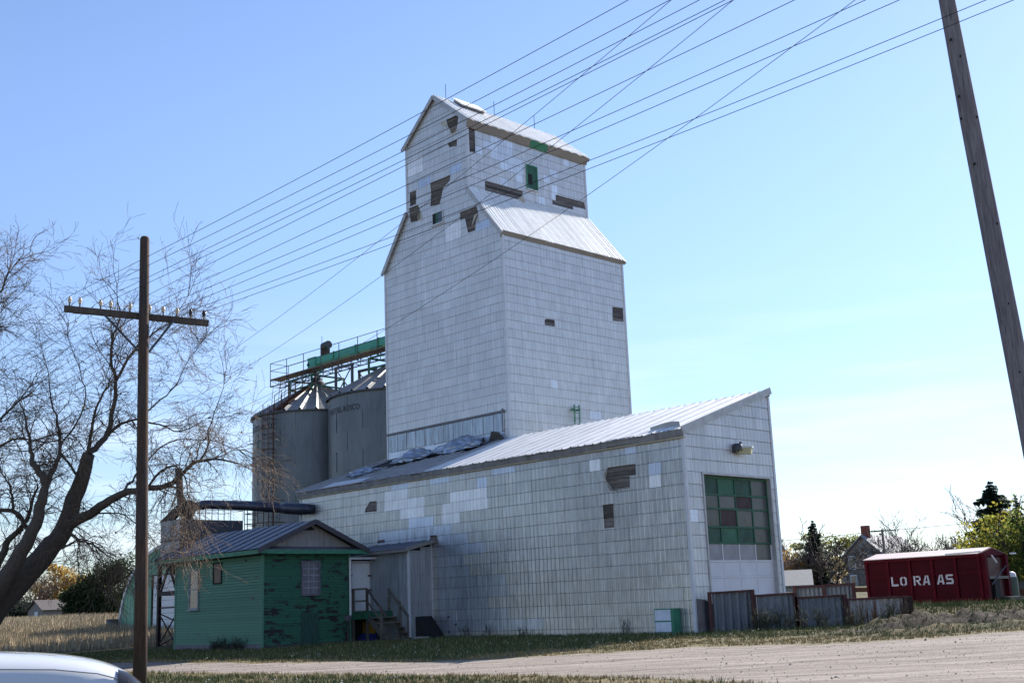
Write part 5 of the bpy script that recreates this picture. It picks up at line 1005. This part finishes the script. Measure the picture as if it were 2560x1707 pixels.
def segs_mesh(name,S_,mat,parent,n=3,kind=None):
    S_=np.array(S_); p=S_[:,0:3]; q=S_[:,3:6]; r0=S_[:,6]; r1=S_[:,7]; d=q-p; d/=np.linalg.norm(d,axis=1)[:,None]+1e-9
    ref=np.where(np.abs(d[:,2:3])<.9,np.array([[0,0,1.]]),np.array([[1.,0,0]])); x=np.cross(d,ref); x/=np.linalg.norm(x,axis=1)[:,None]; y=np.cross(d,x)
    vs=[]
    for k in range(n):
        a=2*np.pi*k/n; o=x*np.cos(a)+y*np.sin(a); vs.append(p+o*r0[:,None])
    for k in range(n):
        a=2*np.pi*k/n; o=x*np.cos(a)+y*np.sin(a); vs.append(q+o*r1[:,None])
    v=np.stack(vs,1).reshape(-1,3); m=len(S_); b=np.arange(m)[:,None]*2*n; f=np.concatenate([np.stack([b[:,0]+k,b[:,0]+(k+1)%n,b[:,0]+n+(k+1)%n,b[:,0]+n+k],-1) for k in range(n)],0)
    me=npmesh(name,v,f,mat,True); return link(name,me,parent,kind=kind)
def twigs(out,p,d,L,r,lv,rnd,droop=0.,nseg=4,branch=(2,4),ang=.75,rmin=.0058,curl=.22):
    step=L/nseg; p=np.array(p,float); d=np.array(d,float)
    for i in range(nseg):
        d=d+rnd.normal(0,curl,3)+np.array([0,0,.05-droop*(i+1)/nseg]); d/=np.linalg.norm(d); q=p+d*step; r2=max(r*(1-.75/nseg),rmin); out.append((*p,*q,r,r2)); p=q; r=r2
        if lv>0:
            for _ in range(rnd.integers(branch[0],branch[1]) if i or lv<2 else 1):
                nd=d+rnd.normal(0,ang,3)*np.array([1,1,.8]); nd/=np.linalg.norm(nd); twigs(out,p,nd,L*rnd.uniform(.42,.68),r*.6,lv-1,rnd,droop,max(2,nseg-1),branch,ang,rmin,curl)
BT=empty('bare_tree','large leafless tree with leaning trunk and spreading branches left of the office','tree',(-20.5,46,-.2))
DT_=44.0
limbs=[ # photo-position skeletons: (x,y,depth offset), start radius, end radius
 ([(-90,1640,0),(-20,1530,0),(60,1440,.2),(118,1375,.3),(155,1335,.4),(185,1250,.3),(207,1185,.2),(222,1135,0)],.62,.25),
 ([(222,1135,0),(245,1110,.3),(268,1081,.5),(284,1010,.7),(291,950,.6),(277,898,.4),(286,836,.2),(300,790,0),(293,740,0)],.15,.02),
 ([(291,950,.6),(318,900,.2),(345,868,-.2),(372,842,-.4),(410,815,-.5),(440,790,-.6),(470,740,-.6)],.07,.012),
 ([(222,1135,0),(228,1090,-.4),(235,1040,-.8),(262,980,-1.2),(280,940,-1.4),(300,900,-1.5)],.09,.012),
 ([(245,1110,.3),(300,1062,1.0),(345,1050,1.4),(400,1062,1.8),(450,1078,2.),(520,1045,2.2)],.09,.012),
 ([(345,1050,1.4),(400,1000,1.6),(440,960,1.8),(470,900,1.8),(500,860,1.9)],.045,.01),
 ([(155,1335,.4),(180,1308,.3),(227,1285,0),(262,1258,-.3),(302,1235,-.5),(369,1221,-.8),(419,1210,-1.),(454,1185,-1.1),(493,1153,-1.2),(560,1150,-1.3),(610,1165,-1.4)],.27,.02),
 ([(493,1153,-1.2),(520,1120,-1.4),(522,1075,-1.4),(545,1010,-1.5),(560,960,-1.5)],.05,.01),
 ([(369,1221,-.8),(400,1180,-1.4),(430,1165,-1.8),(455,1180,-2.),(470,1230,-2.2),(480,1280,-2.2),(490,1330,-2.3)],.06,.01),
 ([(419,1210,-1.),(450,1222,-1.5),(462,1262,-1.8),(470,1310,-2.)],.05,.01),
 ([(-60,1560,-.6),(0,1465,-.8),(40,1400,-.9),(65,1360,-1.),(88,1310,-1.1),(105,1250,-1.2),(112,1225,-1.2),(106,1190,-1.2),(85,1165,-1.2),(80,1140,-1.1),(72,1090,-1.),(60,1030,-.9)],.42,.03),
 ([(112,1225,-1.2),(130,1185,-1.),(143,1150,-.8),(150,1100,-.6),(140,1040,-.4),(125,980,-.2),(118,920,0)],.12,.014),
 ([(-50,1500,.8),(0,1400,.9),(21,1349,1.),(53,1320,1.),(75,1285,1.1),(86,1240,1.2),(95,1212,1.2)],.20,.03),
 ([(-40,1274,.5),(0,1274,.5),(32,1276,.5),(57,1303,.6),(74,1328,.8)],.09,.10),
 ([(32,1276,.5),(28,1240,.4),(24,1210,.4),(5,1185,.4)],.07,.03),
 ([(165,1330,.3),(200,1352,0),(230,1358,-.2),(255,1375,-.4),(290,1402,-.5)],.07,.015),
 ([(155,1370,.2),(175,1360,-.6),(205,1345,-1.),(250,1362,-1.3),(275,1385,-1.4)],.05,.012),
 ([(118,1375,.3),(90,1400,1.),(50,1450,1.4),(0,1500,1.6)],.12,.12),
 ([(200,1200,.2),(165,1150,1.),(150,1120,1.2),(190,1060,1.4),(215,990,1.5),(200,930,1.5),(185,880,1.5),(170,840,1.5)],.06,.01),
 ([(227,1285,0),(280,1280,1.2),(330,1300,1.6),(370,1340,1.8)],.05,.01),
 ([(302,1235,-.5),(330,1200,.6),(352,1170,1.0),(400,1120,1.4),(450,1100,1.6),(520,1100,1.7),(590,1120,1.8)],.06,.01),
]
rt=np.random.default_rng(5); TS=[]
segc=0
for li,(pts,ra,rb_) in enumerate(limbs):
    P3=[at(x,y,DT_+d) for x,y,d in pts]; # smooth with Catmull-Rom
    Q=[]; n=len(P3)
    for i in range(n-1):
        a0,a1,a2,a3=P3[max(i-1,0)],P3[i],P3[i+1],P3[min(i+2,n-1)]
        for t in (0,.33,.66): Q.append(.5*((2*a1)+(a2-a0)*t+(2*a0-5*a1+4*a2-a3)*t*t+(3*a1-a0-3*a2+a3)*t**3))
    Q.append(P3[-1]); m=len(Q); rs=[.88*(ra+(rb_-ra)*(i/(m-1))**.8) for i in range(m)]
    Q=[q+Vector((random.uniform(-.04,.04),0,random.uniform(-.04,.04))) if 0<i<m-1 else q for i,q in enumerate(Q)]
    mb=MB(); mb.tube(Q,rs,10 if ra>.15 else 6); mb.obj('trunk' if li in(0,10) else 'limb',bark,BT,True)
    for i in range(2,m):
        if rs[i]>.22: continue
        d=(Q[i]-Q[i-1]).normalized(); k=2 if rs[i]<.08 else 1
        for _ in range(rt.integers(1,k+1)):
            nd=np.array(d)*.6+rt.normal(0,.65,3); L=rt.uniform(.7,1.7)*(1.1 if i>m*.5 else .7)
            twigs(TS,Q[i],nd/np.linalg.norm(nd),L,min(rs[i]*.55,.028),2,rt,.10 if pts[-1][1]<1100 else .28,4,(1,3),.6)
    d=np.array((Q[-1]-Q[-2]).normalized())
    for _ in range(3):
        nd=d+rt.normal(0,.45,3); twigs(TS,Q[-1],nd/np.linalg.norm(nd),rt.uniform(1.,2.),.016,2,rt,.1,4,(1,3),.55)
# drooping cluster of twigs in front of the loading bin
for _ in range(24):
    x=rt.uniform(430,500); p=at(x,rt.uniform(1190,1330),DT_-2.1+rt.uniform(-.5,.5)); nd=np.array([rt.normal(.1,.3),rt.normal(0,.3),-1]); twigs(TS,p,nd/np.linalg.norm(nd),rt.uniform(.8,1.7),.011,1,rt,.3,4,(1,3),.5)
segs_mesh('twigs',TS,twigm,BT,3,'stuff'); print('twig segs',len(TS))
BT2=empty('bare_tree','second leafless tree whose fine twigs reach in at the left edge of the picture','tree',(-27,44,-.2))
TS2=[]
for pts,ra,rb_ in (([(-330,1640,0),(-250,1300,0),(-180,1000,0),(-130,850,0),(-90,720,0),(-40,640,0)],.4,.03),([(-180,1000,0),(-90,900,.5),(-20,830,.8),(20,760,1.)],.1,.01),([(-250,1300,0),(-120,1150,-.8),(-40,1080,-1.),(30,1020,-1.2),(80,960,-1.3)],.14,.01),([(-130,850,0),(-40,780,-.5),(10,700,-.8),(45,650,-.9)],.07,.01),([(-220,1200,0),(-60,1120,1.),(60,1100,1.3),(150,1090,1.5)],.1,.01)):
    P3=[at(x,y,DT_+d) for x,y,d in pts]; Q=[]
    for i in range(len(P3)-1):
        for t in(0,.25,.5,.75): Q.append(P3[i].lerp(P3[i+1],t)+Vector((random.uniform(-.1,.1),random.uniform(-.1,.1),random.uniform(-.1,.1))))
    Q.append(P3[-1]); m=len(Q); rs=[ra+(rb_-ra)*(i/(m-1))**.8 for i in range(m)]; mb=MB(); mb.tube(Q,rs,7); mb.obj('trunk' if ra>.3 else 'limb',bark,BT2,True)
    for i in range(3,m):
        if rs[i]>.2: continue
        for _ in range(2):
            nd=np.array((Q[i]-Q[i-1]).normalized())*.7+rt.normal(0,.6,3); twigs(TS2,Q[i],nd/np.linalg.norm(nd),rt.uniform(.8,1.7),.02,2,rt,.08,4,(1,3),.6)
segs_mesh('twigs',TS2,twigm,BT2,3,'stuff')
# last yellow leaves clinging to the bare trees
V=[];F=[]
for _ in range(170):
    s_=(TS+TS2)[rt.integers(0,len(TS)+len(TS2))]; p=np.array(s_[3:6]); 
    if p[0]/p[1]>-.36 and rt.random()<.8: continue
    b=len(V); u_=rt.normal(0,1,3); u_/=np.linalg.norm(u_); w_=np.cross(u_,rt.normal(0,1,3)); w_/=np.linalg.norm(w_); r=.045; V+=[p,p+u_*r+w_*r,p+u_*2*r,p+u_*r-w_*r]; F.append((b,b+1,b+2,b+3))
link('leaves',newmesh('leaves',V,F,plain('leaf_yellow',(.50,.34,.08),.7)),BT,kind='stuff')
def leafy(name,label,c,lobes,n,size,mat,trunk=None,trunkm=None,group=None,limbs_=None):
    t=empty(name,label,'tree',c,group); c=np.array(c); V=[];cen=[]
    tot=sum(l[3]*l[4]*l[5] for l in lobes)
    for (x,y,z,a,b,h) in lobes:
        k=int(n*(a*b*h)/tot); g=rt.normal(0,1,(k,3)); g/=np.linalg.norm(g,axis=1)[:,None]; rr=rt.uniform(.0,1,k)**.38; 
        cl=rt.normal(0,1,(max(6,k//60),3)); cl/=np.linalg.norm(cl,axis=1)[:,None]; ci=rt.integers(0,len(cl),k); g=cl[ci]*.78+g*.42
        cen.append(c+np.array([x,y,z])+g*rr[:,None]**.5*np.array([a,b,h]))
    P=np.concatenate(cen); k=len(P); u=rt.normal(0,1,(k,3)); u/=np.linalg.norm(u,axis=1)[:,None]; w=np.cross(u,rt.normal(0,1,(k,3))); w/=np.linalg.norm(w,axis=1)[:,None]; s=size*rt.uniform(.5,1.4,k)[:,None]
    v=np.stack([P-u*s,P+w*s*.6,P+u*s,P-w*s*.6],1).reshape(-1,3); link('crown',npmesh('crown',v,np.arange(4*k).reshape(-1,4),mat),t)
    if trunk:
        mb=MB(); mb.tube([Vector(c)-Z*1,Vector(c)+Z*trunk[1]],[trunk[0],trunk[0]*.5],8); mb.obj('trunk',trunkm or barkd,t)
        S_=[]
        for _ in range(8):
            l=lobes[rt.integers(0,len(lobes))]; twigs(S_,tuple(c+np.array([0,0,trunk[1]*rt.uniform(.3,1)])),(np.array(l[:3])-np.array([0,0,trunk[1]*.6]))/np.linalg.norm(np.array(l[:3])-np.array([0,0,trunk[1]*.6])+1e-6),l[5]*1.3,trunk[0]*.35,1,rt,0,5,(1,2),.4)
        segs_mesh('limbs',S_,trunkm or barkd,t,4)
    return t
def spruce(label,px,base_y,d,H,R,mat,seed,zb=None,full=.0,group=None,lean=0):
    rs_=np.random.default_rng(seed); b=at(px,base_y,d); zb=tz(b.x,b.y) if zb is None else zb; c=Vector((b.x,b.y,zb)); t=empty('spruce_tree',label,'tree',c,group); V=[];F=[]
    MB().tube([c-Z*1,c+Z*H*.98],[.03*H,.02],7).obj('trunk',barkd,t); lay=int(H*3.2)
    for i in range(lay):
        f=(i+.5)/lay; z=H*(.10+.9*f); r=R*(1-f)**.72*rs_.uniform(.75,1.15)+.12; nb=rs_.integers(7,11)
        for k in range(nb):
            if rs_.random()<.12+full: continue
            a=rs_.uniform(0,2*math.pi); rr=r*rs_.uniform(.65,1.1); dx,dy=math.cos(a),math.sin(a); tip=np.array([dx*rr,dy*rr,z-rr*.28+rs_.uniform(-.1,.15)]); root=np.array([0,0,z])
            m_=4
            for j in range(m_):
                s0=(j+.2)/m_; p=root+(tip-root)*s0; q=root+(tip-root)*min(1.05,s0+.42); wd=rr*.16*(1.2-s0)+.08; sd=np.array([-dy,dx,0])*wd
                for sg in(-1,1):
                    bb=len(V); V+=[np.array(c)+p,np.array(c)+q+rs_.normal(0,.05,3),np.array(c)+p+sd*sg*2.0-np.array([0,0,wd*.9])+rs_.normal(0,.06,3)]; F.append((bb,bb+1,bb+2))
                bb=len(V); V+=[np.array(c)+p,np.array(c)+q,np.array(c)+(p+q)/2-np.array([0,0,wd*2.2])]; F.append((bb,bb+1,bb+2))
    link('crown',npmesh('crown',np.array(V),np.array(F),mat),t); return t
def bushy(label,px,base_y,d,H,Wd_,mat,seed,n=9,name='bare_tree_far',zb=None,lv=3,group=None,cat='tree',rr=.05):
    rs_=np.random.default_rng(seed); b=at(px,base_y,d); zb=tz(b.x,b.y) if zb is None else zb; t=empty(name,label,cat,(b.x,b.y,zb),group); S_=[]
    for i in range(n):
        a=rs_.uniform(0,6.28); nd=np.array([math.cos(a)*Wd_/H*.55,math.sin(a)*Wd_/H*.55,1.]); nd/=np.linalg.norm(nd); twigs(S_,(b.x+rs_.uniform(-.15,.15)*Wd_,b.y,zb-.3),nd,H*rs_.uniform(.6,.85),rr*H*.35,lv,rs_,-.02,4,(1,3),.5,.03,.14)
    segs_mesh('branches',S_,mat,t,3); return t
evg=leafmat('spruce_needles',(.022,.040,.030),(.035,.055,.035)); evg2=leafmat('pine_green',(.030,.055,.022),(.05,.075,.03)); yel=leafmat('autumn_yellow',(.42,.25,.035),(.30,.22,.05)); yg=leafmat('yellow_green_leaves',(.34,.29,.045),(.17,.19,.04)); gr=leafmat('green_leaves',(.05,.085,.02),(.09,.11,.03)); yo=leafmat('orange_yellow_leaves',(.50,.27,.03),(.42,.26,.05)); brn=plain('bush_brown',(.16,.12,.10),.85,0,.2,.3); brd=plain('bush_dark',(.09,.07,.062),.85,0,.2,.3)
spruce('large dark spruce standing behind the right end of the red container',2508,1460,118,9.9,4.9,evg,1,full=.05)
spruce('small pointed spruce between the shed and the stone house',2046,1470,150,8.3,2.4,evg,2); spruce('dark spruce behind the stone house chimney',2178,1460,185,8.8,2.4,evg,3); spruce('thin spruce beside the far utility pole',2214,1460,190,7.8,1.2,evg,4); spruce('dark spruce half hidden by the shed door corner',1955,1470,200,9.6,2.2,evg,5); spruce('narrow spruce top at the right edge of the picture',2566,1460,150,10.4,1.5,evg,6)
def tr(px,d): b=at(px,1470,d); return (b.x,b.y,tz(b.x,b.y))
leafy('leafy_tree','large yellow-green tree at the right edge beside the container',tr(2518,85),[(0,0,4.0,3.0,2.4,2.0),(-1.6,0,2.8,1.6,1.8,1.5),(1.8,0,2.6,2.4,2,2.2),(0,0,1.5,2.6,2,1.6),(-.8,0,5.4,1.3,1.3,.8)],5200,.13,yg,(.2,3.5))
leafy('leafy_tree','dark green leafy mass low at the right edge behind the beams',tr(2570,82),[(0,0,2.6,2.2,2,2.6),(1.5,0,4.6,2.2,2,2.2),(-1.2,0,1.4,2,1.5,1.4)],4200,.13,gr,(.2,3))
leafy('yellow_bush','bright golden bush against the shed corner by the big door',tr(1972,148),[(0,0,2.6,2.0,1.9,2.5),(1.6,0,1.8,1.7,1.7,1.8),(-1.,0,2.4,1.6,1.5,2.2)],2300,.14,yo,(.12,2))
leafy('leafy_tree','olive green tree with thin yellowing crown behind the gnarled bare trunk',tr(2052,185),[(0,0,6.6,3.2,2,1.5),(3.4,0,6.0,3.,2,1.4),(6.0,0,6.4,2.8,2,1.6),(-2.4,0,5.5,2.,1.6,1.2)],2400,.2,leafmat('olive_leaves',(.22,.21,.06),(.16,.17,.05)),(.16,4))
leafy('leafy_tree','small tan-leaved bush beside the stone house wall',tr(2085,160),[(0,0,2.0,2.0,2,1.8)],700,.16,leafmat('tan_leaves',(.26,.19,.08),(.20,.17,.08)),None)
for i,(px,d,H,wd,lab,mt,n) in enumerate([(1990,150,5.6,7,'brown leafless thicket behind the garage roof',brn,11),(2020,150,5.2,6,'second brown thicket right of the golden bush',brn,9),(2275,165,8.2,9,'wide purplish bare tree above the red container',brd,13),(2330,170,6.8,6,'slender bare tree right of the wide purplish one',brn,9),(2425,150,6.0,5.0,'bare tree in the gap left of the large spruce',brd,10),(2085,165,5.6,4,'brown brush at the corner of the stone house',brn,8),(1940,140,5.0,4,'bare brush behind the shed edge',brn,7)]):
    bushy(lab,px,1470,d,H*.8,wd,mt,20+i,n+3,'leafless_tree',group=None)
t=bushy('gnarled bare tree with thick dark trunk right of the garage',2072,1470,112,4.4,5,barkd,44,3,'leafless_tree',rr=.1); 
bushy('bare branches behind the right leafy trees',2480,1470,125,7,6,brd,51,8,'leafless_tree')
# left side beyond the field
leafy('leafy_tree','golden yellow tree beside the far bungalow on the left',tr(150,255),[(0,0,7.0,4.2,3,3.6),(-3.6,0,6.0,2.8,2,2.8),(3.6,0,6.2,3.4,2.6,3.),(0,0,9.8,2.8,2,1.9),(1,0,3.0,4.4,3,2.4)],5200,.27,leafmat('golden_leaves',(.46,.29,.06),(.36,.26,.09)),(.28,5))
for i,(px,H,w,lab) in enumerate([(213,6.2,2.6,'rounded dark green pine at the left of the pine group'),(243,9.4,3.1,'broad dark pine in the middle of the pine group'),(275,9.0,3.0,'dense pine right of the middle of the group'),(302,10.6,3.0,'tallest dark pine just left of the arched shed'),(183,5.0,2.0,'small dark pine behind the bungalow end')]):
    leafy('pine_tree',lab,tr(px,190),[(0,0,H*.42,w,w*.8,H*.42),(w*.35,0,H*.7,w*.6,w*.6,H*.22),(-w*.4,0,H*.6,w*.6,w*.6,H*.2),(0,0,H*.18,w*1.1,w,H*.18)],3400,.2,evg2,(.25,3))
for i,(px,H,w,lab) in enumerate([(30,7.0,5,'dark low evergreen mass behind the trunk of the bare tree'),(85,5.4,4,'dark evergreen between the tree trunk and the bungalow'),(-40,8,6,'dark evergreen at the far left edge')]):
    leafy('evergreen_tree',lab,tr(px,262),[(0,0,H*.45,w,w,H*.45),(w*.5,0,H*.3,w*.6,w,H*.3),(-w*.5,0,H*.35,w*.6,w,H*.35)],3000,.22,evg,(.25,3))
bushy('brown leafless thicket left of the golden tree',95,1540,250,9,9,brn,71,10,'leafless_tree')
# low hedge line and distant woods that close the horizon
fw_=[]
for k in range(34000):
    x=rt.uniform(-420,420); y=rt.uniform(330,380); fw_.append((x,y,2.4+abs(rt.normal(0,1))*1.6*(1+.6*math.sin(x*.05)+.3*math.sin(x*.17))))
P=np.array(fw_); k=len(P); u=rt.normal(0,1,(k,3)); u/=np.linalg.norm(u,axis=1)[:,None]; w=np.cross(u,rt.normal(0,1,(k,3))); w/=np.linalg.norm(w,axis=1)[:,None]; s=rt.uniform(.4,1.1,k)[:,None]
link('distant_woods',npmesh('distant_woods',np.stack([P-u*s,P+w*s,P+u*s,P-w*s],1).reshape(-1,3),np.arange(4*k).reshape(-1,4),leafmat('woods',(.09,.08,.05),(.06,.07,.04))),label='far low line of woods along the horizon',kind='stuff')
# weeds along the fence and walls
def weeds(name,label,pts,mat,hmin,hmax,n=7):
    S_=[]
    for (x,y) in pts:
        for _ in range(n):
            b=np.array([x+rt.normal(0,.12),y+rt.normal(0,.12),0]); b[2]=tz(b[0],b[1])-.02; twigs(S_,b,(rt.normal(0,.15),rt.normal(0,.15),1),rt.uniform(hmin,hmax),.008,1,rt,0,4,(1,3),.5,.006)
    return segs_mesh(name,S_,mat,None,3,'stuff')
wp=[(at(x,1570,42.4).x,42.3+rt.uniform(-.2,.1)) for x in list(rt.uniform(1860,2260,16))+[1900,1905,1912,1952,1980,2140,2145]]
o=weeds('weeds',' ',wp,plain('weed_dark_olive',(.05,.055,.03),.85,0,.5,3.),.25,.7); o['label']='dark dried weeds along the foot of the corrugated fence'
wp=[(float(W(u,v).x),float(W(u,v).y)) for u,v in [(-16.6-rt.uniform(1.2,3.8),-7.15) for _ in range(16)]+[(-8.6,-.15),(-12,-.15),(-3.1,-.15),(-10.6,-.2)]]
o=weeds('weeds',' ',wp,plain('weed_shadow',(.04,.045,.03),.85,0,.5,3.),.15,.45,6); o['label']='low dark weeds along the foot of the office and shed walls'
# ------------------------------------------------------------------ white car nose
Cr=empty('white_car','white car parked at the lower left, only its hood and headlight in view','car',(-6.4,12.9,-.4))
prof=[(-.02,.52,.60,.50),(.03,.70,.64,.40),(.16,.83,.74,.32),(.34,.955,.82,.28),(.62,1.06,.87,.26),(1.0,1.13,.90,.24),(1.45,1.165,.92,.22),(1.75,1.19,.93,.22),(1.95,1.26,.93,.22),(2.6,1.66,.90,.22),(3.1,1.74,.88,.22),(4.2,1.72,.87,.22),(4.7,1.5,.88,.24),(4.85,1.1,.88,.30),(4.9,.7,.84,.4)]
cx,cy,cz=-3.47,12.0,-.4; CYW=math.radians(21)
def CT(x,y,z):
    "car frame: x forward from the nose, y to the far side, rotated on the near front corner"
    y+=.62; return Vector((cx+x*math.cos(CYW)-y*math.sin(CYW),cy+x*math.sin(CYW)+y*math.cos(CYW),cz+z))
def hull(i,k,N=28):
    x,h,w,b=prof[i]; h+=.10*min(1,x/.5+.3); t=k/(N-1); a=math.pi*t; e=.42 if x<1.9 else .5
    ca,sa=math.cos(a),math.sin(a); yy=w*math.copysign(abs(ca)**e,ca); cabin=max(0,h-1.2); zz=b+(h-b)*abs(sa)**(.36 if x<1.9 else .45)
    if cabin>0: yy*=1-.22*max(0,(zz-1.1))/.6
    return CT(-x,yy,zz)
paint=NM('car_paint_white',.22,0,.6); paint.base((.62,.63,.65)); paint.b.inputs['Coat Weight'].default_value=.8; paint=paint.m
V=[hull(i,k) for i in range(len(prof)) for k in range(28)]; F=[(i*28+k,i*28+k+1,(i+1)*28+k+1,(i+1)*28+k) for i in range(len(prof)-1) for k in range(27)]
F.append(tuple(range(28))); o=link('body',newmesh('body',V,F,paint,True),Cr); md=o.modifiers.new('smooth','SUBSURF'); md.levels=2; md.render_levels=2
def patch(name,i0,i1,k0,k1,off,mat,nu=8,nv=8,cut=None):
    V=[];F=[];c_=CT(-2,0,.7)
    for a in range(nu+1):
        for b in range(nv+1):
            fi=i0+(i1-i0)*a/nu; fk=k0+(k1-k0)*b/nv
            if cut: fi,fk=cut(a/nu,b/nv)
            i=int(fi); k=int(fk); ti,tk=fi-i,fk-k; i2=min(i+1,len(prof)-1); k2=min(k+1,27)
            p=hull(i,k).lerp(hull(i2,k),ti).lerp(hull(i,k2).lerp(hull(i2,k2),ti),tk); V.append(p+(p-c_).normalized()*off)
    for a in range(nu):
        for b in range(nv): q=a*(nv+1)+b; F.append((q,q+1,q+nv+2,q+nv+1))
    return link(name,newmesh(name,V,F,mat,True),Cr)
hl=plain('headlight_dark',(.03,.03,.035),.06,.3,.2,3.)
for s in(0,1):
    cut=(lambda a,b:(0.3+3.1*a,(18.6+4.4*b-1.0*a*(1-b)) if True else 0)) if s else (lambda a,b:(0.3+3.1*a,27-(18.6+4.4*b-1.0*a*(1-b))))
    patch('headlight',0,3,19,23,.022,hl,10,8,cut)
    cutc=(lambda a,b,s=s:(0.6+1.8*a,(20.2+1.6*b) if s else 27-(20.2+1.6*b))); patch('headlight_reflector',0,1,0,1,.028,plain('reflector',(.7,.7,.72),.1,.9),5,4,cutc)
gm=M['black']; patch('grille',0,1,10,17,.02,gm,4,6,lambda a,b:(.05+.9*a,10+7*b))
seam=plain('seam_grey',(.22,.23,.26),.5)
for s in(0,1):
    k_=21.4 if s else 27-21.4; pts=[]
    for i in np.linspace(2.6,7.2,24):
        i_=int(i); p=hull(i_,int(k_)).lerp(hull(i_+1,int(k_)),i-i_); pts.append(p+Vector((0,(k_-13.5)*.0,0))+Z*.012)
    MB().tube(pts,.006,5).obj('hood_seam',seam,Cr)
patch('windscreen',8,9,6,21,.015,M['glass'],6,10,lambda a,b:(8.1+.8*a,7+13*b)); 
for x in(.95,3.9):
    for y in(-.82,.82):
        m_=MB(); m_.tube([CT(-x,y-.11,.34),CT(-x,y+.11,.34)],.34,20); w_=m_.obj('wheel',plain('tyre',(.02,.02,.02),.8),Cr); m_=MB(); m_.tube([CT(-x,y-.12,.34),CT(-x,y+.12,.34)],.2,14); m_.obj('rim',M['steel'],w_)
